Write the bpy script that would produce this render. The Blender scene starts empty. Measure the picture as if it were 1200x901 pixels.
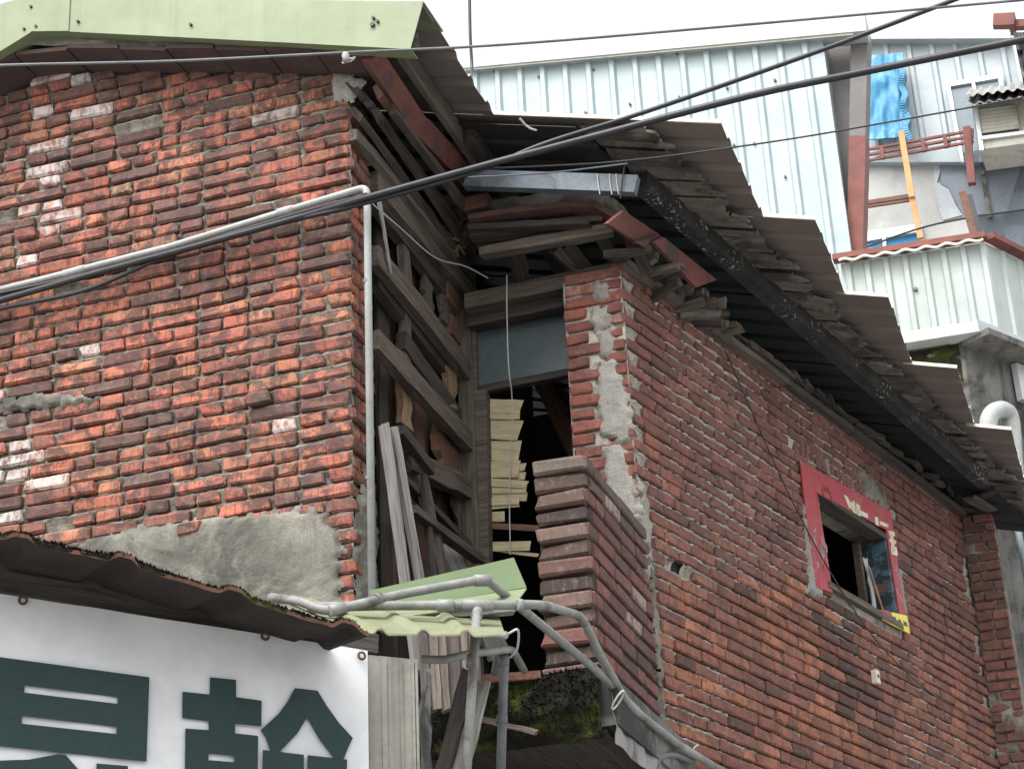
import bpy, bmesh, math, random
from mathutils import Vector, Matrix, noise
random.seed(7)
R = math.radians
sc = bpy.context.scene
col = sc.collection

# ------------------------------------------------------------------ camera, sky, sun, exposure
F, PITCH, ROLL = 2223.0, R(25.06), R(-2.73)
CAM = Vector((0, 0, 1.6))
fw = Vector((0, math.cos(PITCH), math.sin(PITCH))); rt = Vector((1, 0, 0)); up_ = rt.cross(fw)
cr = rt*math.cos(ROLL) + up_*math.sin(ROLL); cu = up_*math.cos(ROLL) - rt*math.sin(ROLL)
cd = bpy.data.cameras.new('camera'); cam = bpy.data.objects.new('camera', cd); col.objects.link(cam)
cd.sensor_fit = 'HORIZONTAL'; cd.sensor_width = 36; cd.lens = F/1200*36; cd.clip_end = 3000; cd.clip_start = .05
m = Matrix((cr, cu, -fw)).transposed().to_4x4(); m.translation = CAM; cam.matrix_world = m
sc.camera = cam
SUN_EL, SUN_AZ = R(58), R(215)            # azimuth clockwise from +Y
w = bpy.data.worlds.new('World'); sc.world = w; w.use_nodes = True
nt = w.node_tree; bg = nt.nodes['Background']
sky = nt.nodes.new('ShaderNodeTexSky'); sky.sky_type = 'NISHITA'; sky.sun_disc = False
sky.sun_elevation = SUN_EL; sky.sun_rotation = SUN_AZ; sky.air_density = 1.2; sky.dust_density = 5; sky.ozone_density = 1
hs = nt.nodes.new('ShaderNodeHueSaturation'); hs.inputs['Saturation'].default_value = .16
nt.links.new(sky.outputs[0], hs.inputs['Color']); nt.links.new(hs.outputs[0], bg.inputs[0])
bg.inputs[1].default_value = .15
sd = bpy.data.lights.new('sun', 'SUN'); sd.energy = .5; sd.angle = R(20); sd.color = (1, .985, .965)
so = bpy.data.objects.new('sun', sd); col.objects.link(so)
sdir = Vector((math.sin(SUN_AZ)*math.cos(SUN_EL), math.cos(SUN_AZ)*math.cos(SUN_EL), math.sin(SUN_EL)))
so.rotation_euler = sdir.to_track_quat('Z', 'Y').to_euler(); so.location = (0, 0, 40)
vs = sc.view_settings; vs.view_transform = 'Standard'; vs.look = 'None'; vs.gamma = 1; vs.exposure = 1.58; vs.use_curve_mapping = False

# ------------------------------------------------------------------ geometry of the place
def ray(x, y): return fw + cr*((x-600)/F) - cu*((y-450.5)/F)
def hit(x, y, o, n):
    d = ray(x, y); return CAM + d*((o-CAM).dot(n)/d.dot(n))
def at(x, y, D):
    d = ray(x, y); return CAM + d*(D/d.y)
def brg(a): return Vector((math.sin(R(a)), math.cos(R(a)), 0))
U, V, RR = brg(107.8), brg(17.8), brg(32.8)
NR = Vector((RR.y, -RR.x, 0)); Z = Vector((0, 0, 1))
O = at(412, 400, 7.3); O0 = Vector((O.x, O.y, 0))
def H(u, v, z): return O0 + U*u + V*v + Z*z
def loc(p): d = p-O0; return (d.dot(U), d.dot(V), p.z)
def Lp(x, y, dv=0.): return hit(x, y, O0+V*dv, V)          # planes parallel to the gable wall
def Wp(x, y, du=0.): return hit(x, y, O0+U*du, U)          # planes parallel to the timber wall
OR_ = at(737, 450, 8.2); OR0 = Vector((OR_.x, OR_.y, 0))
def Rp(x, y, dn=0.): return hit(x, y, OR0+NR*dn, NR)       # planes parallel to the right house's side wall
def S(s, d, z): return OR0 + RR*s + NR*d + Z*z
def sz(x, y, dn=0.): p = Rp(x, y, dn); return ((p-OR0).dot(RR), p.z)
PJ = Rp(766, 700); PE = hit(690, 600, PJ, U); PU, PV1, _ = loc(PE); PV2 = loc(PJ)[1]
TAN = math.tan(R(16.5))
def zroof(u): return 6.733-(u-.438)*TAN
RN = (U*TAN + Z).normalized(); RO = H(.438, 0, 6.733)
def Fp(x, y, dz=0.): return hit(x, y, RO+Z*dz, RN)         # the roof plane

# ------------------------------------------------------------------ object helpers
WM = {}
def setp(o, label=None, cat=None, group=None, kind=None):
    if label: o['label'] = label
    if cat: o['category'] = cat
    if group: o['group'] = group
    if kind: o['kind'] = kind
    return o
def link(o, M, parent=None):
    col.objects.link(o); WM[o.name] = M
    if parent is not None:
        o.parent = parent; o.matrix_basis = WM[parent.name].inverted() @ M
    else: o.matrix_basis = M
    return o
def thing(name, label, cat, loc_, rz=0, group=None):
    o = bpy.data.objects.new(name, None); o.empty_display_size = .1
    return setp(link(o, Matrix.Translation(loc_) @ Matrix.Rotation(rz, 4, 'Z')), label, cat, group)
RZH, RZR = -R(17.8), R(57.2)

class MB:
    def __init__(s): s.v = []; s.f = []; s.mi = []; s.cur = 0
    def add(s, vs_, fs):
        k = len(s.v); s.v += [Vector(p) for p in vs_]
        for f in fs: s.f.append([i+k for i in f]); s.mi.append(s.cur)
    def hexa(s, p):      # 8 points: bottom ring 0-3, top ring 4-7
        s.add(p, [(3,2,1,0),(4,5,6,7),(0,1,5,4),(1,2,6,5),(2,3,7,6),(3,0,4,7)])
    def box(s, o, a, b, c):   # corner and three edge vectors
        o = Vector(o); s.hexa([o, o+a, o+a+b, o+b, o+c, o+a+c, o+a+b+c, o+b+c])
    def bar(s, p0, p1, w, h, up=Z):
        d = (p1-p0).normalized(); sd = d.cross(up).normalized(); u2 = sd.cross(d)
        s.box(p0-sd*w/2-u2*h/2, sd*w, u2*h, p1-p0)
    def tube(s, pts, r, n=8, caps=True):
        pts = [Vector(p) for p in pts]; rings = []; t0 = None; a = None
        for i, p in enumerate(pts):
            t = (pts[min(i+1, len(pts)-1)]-pts[max(i-1, 0)]).normalized()
            if a is None:
                a = t.cross(Z if abs(t.z) < .9 else Vector((1, 0, 0))).normalized()
            else:
                a = (a - t*a.dot(t)).normalized()
            b = t.cross(a); rr = r[i] if isinstance(r, (list, tuple)) else r
            rings.append([p + (a*math.cos(q)+b*math.sin(q))*rr for q in [2*math.pi*k/n for k in range(n)]])
        vv = [q for rg in rings for q in rg]; ff = []
        for i in range(len(pts)-1):
            for k in range(n): ff.append((i*n+k, i*n+(k+1) % n, (i+1)*n+(k+1) % n, (i+1)*n+k))
        if caps: ff.append(tuple(range(n-1, -1, -1))); ff.append(tuple((len(pts)-1)*n+k for k in range(n)))
        s.add(vv, ff)
    def slab(s, poly, nrm, t):   # extruded polygon (any outline), front at poly, going back by t along -nrm
        n = len(poly); back = [p-nrm*t for p in poly]
        s.add(list(poly)+back, [tuple(range(n)), tuple(range(2*n-1, n-1, -1))]+[(i, i+n, (i+1) % n+n, (i+1) % n) for i in range(n)])
    def grid(s, f, nx, ny, keep=None):
        k = len(s.v)
        for j in range(ny+1):
            for i in range(nx+1): s.v.append(Vector(f(i/nx, j/ny)))
        for j in range(ny):
            for i in range(nx):
                if keep and not keep((i+.5)/nx, (j+.5)/ny): continue
                a = k+j*(nx+1)+i; s.f.append([a, a+1, a+nx+2, a+nx+1]); s.mi.append(s.cur)
    def build(s, name, mat, parent=None, smooth=False, base=None, fix=True, cols=None):
        if parent is not None: M = WM[parent.name]
        else:
            if base is None:
                lo = [min(p[i] for p in s.v) for i in range(3)]; hi = [max(p[i] for p in s.v) for i in range(3)]
                base = Vector(((lo[0]+hi[0])/2, (lo[1]+hi[1])/2, lo[2]))
            M = Matrix.Translation(base)
        Mi = M.inverted(); me = bpy.data.meshes.new(name)
        me.from_pydata([Mi @ p for p in s.v], [], s.f)
        for mm in (mat if isinstance(mat, (list, tuple)) else [mat]): me.materials.append(mm)
        if len(me.materials) > 1: me.polygons.foreach_set('material_index', s.mi)
        if cols is not None:
            a = me.attributes.new('col', 'FLOAT_COLOR', 'FACE'); a.data.foreach_set('color', [c for q in cols for c in q])
        if fix:
            bm = bmesh.new(); bm.from_mesh(me); bmesh.ops.recalc_face_normals(bm, faces=bm.faces); bm.to_mesh(me); bm.free()
        if smooth: me.polygons.foreach_set('use_smooth', [True]*len(me.polygons))
        me.update()
        return link(bpy.data.objects.new(name, me), M, parent)
def top(o, label, cat, group=None, kind=None): return setp(o, label, cat, group, kind)
def cat_rom(pts, n=6):
    P = [Vector(p) for p in pts]; P = [P[0]*2-P[1]]+P+[P[-1]*2-P[-2]]; out = []
    for i in range(1, len(P)-2):
        for k in range(n):
            t = k/n; a, b, c, d = P[i-1:i+3]
            out.append(.5*((2*b)+(c-a)*t+(2*a-5*b+4*c-d)*t*t+(3*b-a-3*c+d)*t**3))
    return out+[P[-2]]
def fillet(pts, r, n=5):
    P = [Vector(p) for p in pts]; out = [P[0]]
    for i in range(1, len(P)-1):
        a = (P[i-1]-P[i]); b = (P[i+1]-P[i]); k = min(r, a.length*.45, b.length*.45)
        p, q = P[i]+a.normalized()*k, P[i]+b.normalized()*k
        for j in range(n+1):
            t = j/n; out.append(p*(1-t)**2+P[i]*2*t*(1-t)+q*t*t)
    return out+[P[-1]]
def nz(p, s=1., o=0.): return noise.noise(Vector(p)*s+Vector((o, o*.7, -o)))

def wood(name, p0, p1, w, t, face, mat, parent=None, seg=7, rough=.12, ragged=(.0, .0), sag=0., taper=1., seed=None):
    """plank from p0 to p1, w wide (across), t thick (along face); the object's own x axis runs along the grain"""
    rnd = random.Random(seed if seed is not None else hash((round(p0.x, 3), round(p1.z, 3), w)) & 0xffff)
    x = (p1-p0); L = x.length; x.normalize(); y = (face-x*face.dot(x)).normalized(); zz = x.cross(y)
    M = Matrix((x, y, zz)).transposed().to_4x4(); M.translation = p0
    vv = []; ff = []
    jw = [rnd.uniform(-1, 1)*rough*w for _ in range(4*(seg+1))]
    for i in range(seg+1):
        k = i/seg; ww = w*(1+(taper-1)*k)/2; s_ = -sag*4*k*(1-k)
        for j, (a, b) in enumerate(((-t/2, -ww), (t/2, -ww), (t/2, ww), (-t/2, ww))):
            ex = 0
            if i == 0: ex = rnd.uniform(-1, .3)*ragged[0]
            if i == seg: ex = rnd.uniform(-.3, 1)*ragged[1]
            vv.append((L*k+ex, a+jw[4*i+j]*.12, b+s_+jw[4*i+j]*.5))
    for i in range(seg):
        for j in range(4): a = 4*i+j; b = 4*i+(j+1) % 4; ff.append((a, b, b+4, a+4))
    ff += [(3, 2, 1, 0), tuple(4*seg+j for j in range(4))]
    me = bpy.data.meshes.new(name); me.from_pydata(vv, [], ff); me.materials.append(mat)
    bm = bmesh.new(); bm.from_mesh(me); bmesh.ops.recalc_face_normals(bm, faces=bm.faces); bm.to_mesh(me); bm.free()
    return link(bpy.data.objects.new(name, me), M, parent)

# ------------------------------------------------------------------ materials
class NT:
    def __init__(s, name):
        s.m = bpy.data.materials.new(name); s.m.use_nodes = True; s.t = s.m.node_tree
        s.b = s.t.nodes['Principled BSDF']; s.out = s.t.nodes['Material Output']
    def n(s, ty, **k):
        q = s.t.nodes.new(ty)
        for a, b in k.items(): setattr(q, a, b)
        return q
    def set(s, inp, val):
        if hasattr(val, 'is_linked') or hasattr(val, 'links'): s.t.links.new(val, inp)
        else: inp.default_value = val
    def coord(s, kind='Object', sc_=(1, 1, 1), rnd=0.):
        if kind == 'World': c = s.n('ShaderNodeNewGeometry').outputs['Position']
        else: c = s.n('ShaderNodeTexCoord').outputs[kind]
        if rnd:
            oi = s.n('ShaderNodeObjectInfo'); mu = s.n('ShaderNodeMath', operation='MULTIPLY'); s.set(mu.inputs[0], oi.outputs['Random']); mu.inputs[1].default_value = rnd
            ad = s.n('ShaderNodeVectorMath', operation='ADD'); s.set(ad.inputs[0], c); s.set(ad.inputs[1], mu.outputs[0]); c = ad.outputs[0]
        mp = s.n('ShaderNodeMapping'); s.set(mp.inputs['Vector'], c); mp.inputs['Scale'].default_value = sc_
        return mp.outputs[0]
    def noise(s, vec, scale=5., det=6., rough=.6, dist=0.):
        q = s.n('ShaderNodeTexNoise'); s.set(q.inputs['Vector'], vec); q.inputs['Scale'].default_value = scale
        q.inputs['Detail'].default_value = det; q.inputs['Roughness'].default_value = rough; q.inputs['Distortion'].default_value = dist
        return q.outputs['Fac']
    def ramp(s, fac, a, b, lo=0., hi=1.):
        q = s.n('ShaderNodeMapRange'); q.interpolation_type = 'SMOOTHSTEP'; s.set(q.inputs['Value'], fac)
        q.inputs['From Min'].default_value = a; q.inputs['From Max'].default_value = b; q.inputs['To Min'].default_value = lo; q.inputs['To Max'].default_value = hi
        return q.outputs[0]
    def mix(s, fac, a, b, mode='MIX'):
        q = s.n('ShaderNodeMix', data_type='RGBA', blend_type=mode); s.set(q.inputs[0], fac)
        for i, v_ in ((6, a), (7, b)): s.set(q.inputs[i], v_ if not isinstance(v_, tuple) else (*v_[:3], 1))
        return q.outputs[2]
    def math(s, op, a, b=0.):
        q = s.n('ShaderNodeMath', operation=op); s.set(q.inputs[0], a); s.set(q.inputs[1], b); return q.outputs[0]
    def bump(s, h, st=.3, d=.01):
        q = s.n('ShaderNodeBump'); s.set(q.inputs['Height'], h); q.inputs['Strength'].default_value = st; q.inputs['Distance'].default_value = d
        s.t.links.new(q.outputs[0], s.b.inputs['Normal'])
    def fin(s, c, rough=.85, metal=0., spec=.3):
        s.set(s.b.inputs['Base Color'], c if not isinstance(c, tuple) else (*c, 1)); s.set(s.b.inputs['Roughness'], rough)
        s.b.inputs['Metallic'].default_value = metal; s.b.inputs['Specular IOR Level'].default_value = spec
        return s.m

def weathered(name, c1, c2, c3=None, scale=6., th=(.52, .68), sc_=(1, 1, 1), kind='Object', rough=.85, metal=0., bump=.25, bd=.004, rnd=13., spec=.3, streak=None, fine=40.):
    """c1/c2 mottled, c3 worn or stained patches; streak = colour of runs of dirt down the surface"""
    q = NT(name); v_ = q.coord(kind, sc_, 0 if kind == 'World' else rnd)
    c = q.mix(q.ramp(q.noise(v_, scale), .35, .65), c1, c2)
    f = q.noise(v_, fine, 3, .7)
    c = q.mix(q.ramp(f, .3, .75, 0, .35), c, tuple(x*.55 for x in c1))
    if c3: c = q.mix(q.ramp(q.noise(v_, scale*.6, 8, .68, .6), *th), c, c3)
    if streak:
        w_ = q.coord('World', (9, 9, .55)); c = q.mix(q.ramp(q.noise(w_, 1.2, 6, .65), .5, .72, 0, .8), c, streak)
    q.bump(f, bump, bd)
    return q.fin(c, rough, metal, spec)

def brick_mat(name, stuff=False, streaks=.5, soot=.5, speck=(.42, .40, .36)):
    q = NT(name)
    if stuff:
        a = q.n('ShaderNodeAttribute'); a.attribute_name = 'col'; base = a.outputs['Color']; alpha = a.outputs['Alpha']; v_ = q.coord('World')
    else:
        a = q.n('ShaderNodeObjectInfo'); base = a.outputs['Color']; alpha = a.outputs['Alpha']; v_ = q.coord('World')
    n1 = q.noise(v_, 22, 8, .7); n2 = q.noise(v_, 110, 4, .7)
    c = q.mix(q.ramp(n1, .3, .7, 0, .75), base, (.62, .58, .56), 'MULTIPLY')
    # dark fired / sooty blotches
    c = q.mix(q.ramp(q.noise(v_, 10, 10, .72, .5), .45, .56, 0, soot), c, (.07, .044, .04))
    c = q.mix(q.ramp(q.noise(v_, 1.7, 6, .6), .48, .62, 0, soot*.55), c, (.08, .055, .05))
    # vertical scrape lines
    sv = q.coord('World', (75, 75, 3)); c = q.mix(q.ramp(q.noise(sv, 1, 2, .5), .54, .64, 0, streaks), c, (.1, .055, .045))
    # pits
    c = q.mix(q.ramp(n2, .57, .66, 0, .7), c, (.05, .035, .03))
    # chalky dust and lime, per brick
    c = q.mix(q.ramp(n1, .5, .7, 0, .16), c, speck)
    wf = q.math('MULTIPLY', q.ramp(q.noise(q.coord('World', (1, 1, .5)), 26, 7, .75), .36, .58), alpha)
    c = q.mix(wf, c, (.5, .485, .46))
    h = q.math('ADD', n1, q.math('MULTIPLY', n2, .5)); q.bump(h, .75, .006)
    return q.fin(c, .9, 0, .2)

def metal_paint(name, c1, c2, rust=(.16, .07, .03), amt=(.66, .8), rough=.5, streak=.5, grime=(.25, .24, .2), metal=0.):
    q = NT(name); v_ = q.coord('World'); n1 = q.noise(v_, 3, 6, .6)
    c = q.mix(q.ramp(n1, .3, .7), c1, c2)
    st = q.coord('World', (14, 14, .5)); c = q.mix(q.ramp(q.noise(st, 1, 6, .7), .48, .75, 0, streak), c, grime)
    c = q.mix(q.ramp(q.noise(v_, 14, 8, .75), *amt), c, rust)
    q.bump(q.noise(v_, 4, 4, .5), .25, .02)
    return q.fin(c, rough, metal, .4)

BR_L = brick_mat('brick_gable', False, .6, .85); BR_Ls = brick_mat('brick_gable_joined', True, .6, .85)
BR_R = brick_mat('brick_side', False, .5, .55); BR_Rs = brick_mat('brick_side_joined', True, .5, .55)
MORTAR_L = weathered('mortar_sooty', (.15, .138, .115), (.27, .25, .205), (.06, .055, .048), 14, (.46, .64), kind='World', bump=.8, bd=.008, fine=90)
MORTAR_D = weathered('blackened_mortar', (.03, .028, .023), (.06, .056, .045), (.024, .028, .016), 12, (.5, .66), kind='World', bump=.9, bd=.01, fine=80)
MORTAR_R = weathered('mortar_grey', (.24, .22, .19), (.42, .39, .34), (.08, .073, .063), 10, (.5, .66), kind='World', bump=.8, bd=.008, fine=90)
PLASTER = weathered('cement_plaster', (.12, .117, .097), (.21, .203, .168), (.055, .053, .044), 4, (.44, .62), kind='World', bump=.6, bd=.008, fine=70, streak=(.085, .08, .068))
PLASTER_P = weathered('pale_plaster', (.23, .222, .196), (.3, .288, .256), (.14, .134, .118), 12, (.55, .7), kind='World', bump=.8, bd=.01, fine=80)
CONC = weathered('grey_concrete', (.22, .22, .21), (.3, .3, .29), (.07, .07, .065), 2.5, (.55, .72), kind='World', bump=.4, bd=.006, streak=(.05, .05, .048))
CONC_D = weathered('blackened_concrete', (.11, .107, .1), (.19, .184, .175), (.028, .028, .026), 3, (.45, .62), kind='World', bump=.5, bd=.008, streak=(.03, .03, .03))
MOSS = weathered('moss', (.028, .036, .012), (.07, .082, .022), (.02, .019, .016), 6, (.4, .52), kind='World', rough=1, bump=1., bd=.02, fine=120, spec=.05)
WOOD_D = weathered('dark_old_timber', (.042, .035, .031), (.08, .066, .057), (.024, .021, .019), 4, sc_=(1, 14, 14), bump=.9, bd=.006, fine=14)
WOOD_M = weathered('brown_weathered_timber', (.085, .068, .055), (.15, .125, .102), (.05, .04, .033), 4, sc_=(1, 14, 14), bump=.9, bd=.006, fine=14)
WOOD_G = weathered('silver_grey_timber', (.25, .235, .215), (.38, .365, .34), (.11, .1, .09), 4, sc_=(1, 16, 16), bump=1., bd=.006, fine=14)
WOOD_T = weathered('split_tan_timber', (.3, .21, .12), (.22, .14, .09), (.12, .085, .06), 4, sc_=(1, 16, 16), bump=.9, bd=.006, fine=14)
WOOD_R = weathered('red_brown_board', (.13, .07, .05), (.18, .1, .07), (.07, .05, .045), 4, sc_=(1, 14, 14), bump=.6, bd=.005, fine=14)
VENEER = weathered('cream_slat', (.42, .36, .22), (.5, .44, .29), (.28, .23, .14), 5, sc_=(1, 10, 10), bump=.3, fine=14)
TILE = weathered('red_clay_tile', (.11, .04, .032), (.15, .054, .043), (.055, .036, .032), 6, (.48, .64), bump=.5, fine=50)
TILE_D = weathered('dull_clay_tile', (.085, .045, .038), (.12, .058, .048), (.05, .04, .036), 6, (.5, .7), bump=.5, fine=50)
TILE_V = weathered('sooty_clay_tile', (.06, .04, .037), (.08, .05, .045), (.045, .04, .038), 6, (.5, .7), bump=.5, fine=50)
GREEN = metal_paint('green_painted_metal', (.15, .185, .098), (.185, .22, .125), (.11, .11, .07), (.68, .82), .42, .6, (.12, .15, .085))
GREEN_D = metal_paint('green_flashing', (.075, .11, .05), (.095, .13, .066), (.055, .06, .03), (.66, .8), .45, .6, (.09, .11, .06))
CREAMSHEET = metal_paint('faded_cream_green_sheet', (.14, .155, .085), (.185, .195, .12), (.07, .062, .035), (.56, .7), .6, .7, (.11, .11, .065))
BROWN = metal_paint('brown_sheet_underside', (.15, .13, .117), (.175, .152, .137), (.1, .085, .077), (.66, .82), .5, .3, (.11, .097, .088))
CREAM = metal_paint('cream_sheet_edge', (.5, .47, .38), (.58, .55, .46), (.3, .24, .16), (.7, .85), .5)
def speckled():
    q = NT('speckled_black_beam'); v_ = q.coord('World'); c = q.mix(q.ramp(q.noise(v_, 5), .35, .7), (.02, .02, .02), (.04, .038, .037))
    c = q.mix(q.math('MULTIPLY', q.ramp(q.noise(v_, 48, 2, .5), .6, .65), q.ramp(q.noise(v_, 4, 2, .5), .45, .6)), c, (.3, .29, .27)); q.bump(q.noise(v_, 40), .6, .005); return q.fin(c, .8)
LINE_A = weathered('rotten_lining', (.13, .115, .1), (.19, .165, .145), (.07, .06, .052), 7, (.48, .64), kind='World', bump=1., bd=.012, fine=45)
LINE_B = weathered('rotten_dark_lining', (.08, .07, .062), (.12, .105, .092), (.045, .04, .036), 7, (.48, .64), kind='World', bump=1., bd=.012, fine=45)
LINE_C = weathered('peeling_lining', (.2, .18, .155), (.12, .105, .09), (.06, .05, .044), 9, (.46, .6), kind='World', bump=1., bd=.012, fine=45)
BEAM = speckled()
SHADE_BLACK = weathered('shade_black_sheet', (.022, .023, .026), (.032, .033, .036), (.045, .042, .04), 4, (.56, .72), kind='World', rough=.6, bump=.2)  # near-black colour standing in for the shade under the roof
GALV = weathered('galvanised_steel', (.11, .13, .15), (.15, .175, .2), (.07, .08, .09), 6, kind='World', rough=.55, metal=.2, bump=.1)
PVC = weathered('aged_pvc', (.18, .185, .175), (.25, .255, .24), (.085, .078, .064), 9, (.5, .68), kind='World', rough=.45, bump=.12, fine=60)
PVC_W = weathered('white_pvc', (.3, .315, .305), (.35, .365, .355), (.18, .172, .155), 7, (.62, .8), kind='World', rough=.4, bump=.08)
PVC_D = weathered('grey_pvc', (.1, .11, .115), (.14, .15, .155), (.07, .07, .07), 7, kind='World', rough=.45, bump=.1)
BLACK = weathered('black_rubber', (.014, .015, .018), (.022, .023, .026), None, kind='World', rough=.42, bump=.03, spec=.4)
WIRE_W = weathered('pale_wire', (.4, .4, .37), (.5, .5, .47), None, kind='World', rough=.5, bump=.05)
GREYBLUE = weathered('dusty_blue_pane', (.075, .1, .108), (.095, .122, .13), (.06, .08, .085), 3, kind='World', rough=.28, bump=.04, spec=.5)
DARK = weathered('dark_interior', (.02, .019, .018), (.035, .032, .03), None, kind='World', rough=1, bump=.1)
RED = weathered('red_enamel', (.33, .03, .04), (.27, .026, .034), (.24, .12, .1), 11, (.54, .7), kind='World', rough=.5, bump=.2)
RED_D = weathered('dark_red_print', (.2, .02, .025), (.25, .025, .03), None, kind='World', rough=.5)
CREAMP = weathered('cream_print', (.55, .5, .38), (.62, .57, .45), (.35, .28, .2), 12, kind='World', rough=.6)
YELLOW = weathered('yellow_print', (.62, .55, .06), (.7, .62, .08), (.4, .35, .1), 12, kind='World', rough=.5)
BLUEW = weathered('flaking_blue_timber', (.045, .1, .135), (.08, .155, .19), (.03, .034, .035), 24, (.42, .53), kind='World', bump=.6)
BLUETRIM = weathered('pale_blue_timber', (.3, .36, .37), (.36, .42, .42), (.12, .13, .13), 14, kind='World', bump=.4)
WHITEM = metal_paint('pale_blue_white_sheet', (.27, .335, .345), (.33, .39, .4), (.3, .32, .31), (.74, .9), .4, .4, (.31, .39, .41))
WHITEM2 = metal_paint('white_grey_sheet', (.29, .335, .355), (.345, .385, .4), (.3, .32, .31), (.74, .9), .45, .4, (.31, .36, .39))
BOXM = metal_paint('cream_white_sheet', (.29, .33, .315), (.36, .395, .38), (.24, .18, .08), (.66, .84), .5, .55, (.27, .29, .24))
FLASHW = metal_paint('silver_flashing', (.31, .345, .35), (.37, .405, .41), (.3, .3, .28), (.74, .9), .4, .3, (.34, .37, .37))
REDST = weathered('red_oxide_steel', (.14, .045, .036), (.19, .06, .046), (.09, .045, .038), 5, kind='World', rough=.6, bump=.1)
GREYST = weathered('brown_grey_panel', (.12, .115, .11), (.145, .14, .135), None, 3, kind='World', rough=.6, bump=.1)
TARP = weathered('blue_tarpaulin', (.04, .2, .36), (.07, .27, .44), (.15, .36, .5), 5, kind='World', rough=.4, bump=.3, bd=.03)
WALLW = weathered('white_wall_paint', (.39, .39, .375), (.44, .44, .425), (.32, .32, .3), 2, kind='World', bump=.15)
WALLB = weathered('grey_blue_wall_paint', (.19, .215, .25), (.22, .25, .285), (.165, .185, .215), 2, kind='World', bump=.15)
WALLB2 = weathered('patched_pale_paint', (.38, .41, .43), (.43, .455, .475), (.31, .34, .37), 5, kind='World', bump=.2)
GLASS = weathered('window_glass', (.12, .16, .19), (.16, .2, .23), None, 2, kind='World', rough=.08, bump=.0, spec=.8)
BLUEGL = weathered('blue_tinted_glass', (.05, .2, .38), (.07, .25, .44), None, 2, kind='World', rough=.1, bump=.0, spec=.7)
ALU = weathered('aluminium_frame', (.5, .52, .53), (.57, .59, .6), None, 5, kind='World', rough=.4, metal=.3, bump=.05)
YWOOD = weathered('varnished_pole', (.5, .27, .12), (.56, .32, .16), (.36, .2, .1), 5, kind='World', bump=.2)
AC_B = weathered('aged_beige_casing', (.45, .43, .37), (.52, .5, .44), (.3, .27, .2), 5, kind='World', rough=.55, bump=.1)
AC_G = weathered('coil_grille', (.1, .095, .085), (.14, .13, .115), None, 5, kind='World', rough=.7, bump=.1)
BANNER = weathered('white_vinyl', (.54, .55, .56), (.59, .6, .61), (.46, .47, .48), 1.6, (.5, .7), kind='World', rough=.5, bump=.12, bd=.02, fine=6)
INK = weathered('dark_green_ink', (.007, .026, .024), (.01, .031, .029), None, 3, kind='World', rough=.5, bump=.05)
RUST_D = weathered('near_black_sheet_underside', (.016, .012, .01), (.028, .019, .015), (.011, .01, .009), 6, kind='World', bump=.5, bd=.01)  # near-black version of the rust, used for the awning's underside
RUST = weathered('rusted_sheet_edge', (.075, .036, .022), (.12, .055, .033), (.035, .03, .024), 9, kind='World', bump=.7, bd=.01)
PILLAR = weathered('grimy_metal_cladding', (.2, .195, .165), (.26, .25, .22), (.1, .095, .08), 4, kind='World', rough=.6, bump=.15, streak=(.1, .095, .08))
ASPH = weathered('worn_lane_concrete', (.25, .247, .238), (.3, .297, .286), (.19, .187, .178), 3, kind='World', bump=.5)

# ------------------------------------------------------------------ ground
g = MB(); g.add([(-600, -600, 0), (600, -600, 0), (600, 600, 0), (-600, 600, 0)], [(0, 1, 2, 3)])
setp(g.build('street', ASPH, base=Vector((0, 0, 0))), 'worn grey concrete lane running below the houses', kind='structure')
def pr(p):
    d = p-CAM; q = d.dot(fw); return (600+F*d.dot(cr)/q, 450.5-F*d.dot(cu)/q)

# ------------------------------------------------------------------ bricks
def brick_mesh(L, D, Hh, seed, bev=.005, jit=.0028, chip=.014):
    rnd = random.Random(seed); bm = bmesh.new(); bmesh.ops.create_cube(bm, size=1)
    for q in bm.verts: q.co = Vector((q.co.x*L, (q.co.y+.5)*D, q.co.z*Hh))
    bmesh.ops.bevel(bm, geom=bm.edges[:], offset=bev, segments=1, affect='EDGES', profile=.5)
    for q in bm.verts:
        q.co += Vector((rnd.uniform(-1, 1), rnd.uniform(-1, 1), rnd.uniform(-1, 1)))*jit
    for _ in range(rnd.choice((1, 2, 2, 3))):
        cx_, cz_ = rnd.choice((-1, 1))*L/2, rnd.choice((-1, 1))*Hh/2; k = rnd.uniform(.3, 1)*chip
        for q in bm.verts:
            if q.co.y < .02 and (q.co.x-cx_)**2+(q.co.z-cz_)**2 < (bev*3.2)**2:
                q.co += Vector((-math.copysign(k, cx_), k*.6, -math.copysign(k*.45, cz_)))
    me = bpy.data.meshes.new('brick'); bm.to_mesh(me); bm.free(); return me
def variants(L, D, Hh, n, mat, **k):
    out = []
    for i in range(n):
        me = brick_mesh(L, D, Hh, 100*n+i+int(L*1000), **k); me.materials.append(mat); out.append(me)
    return out
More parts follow.
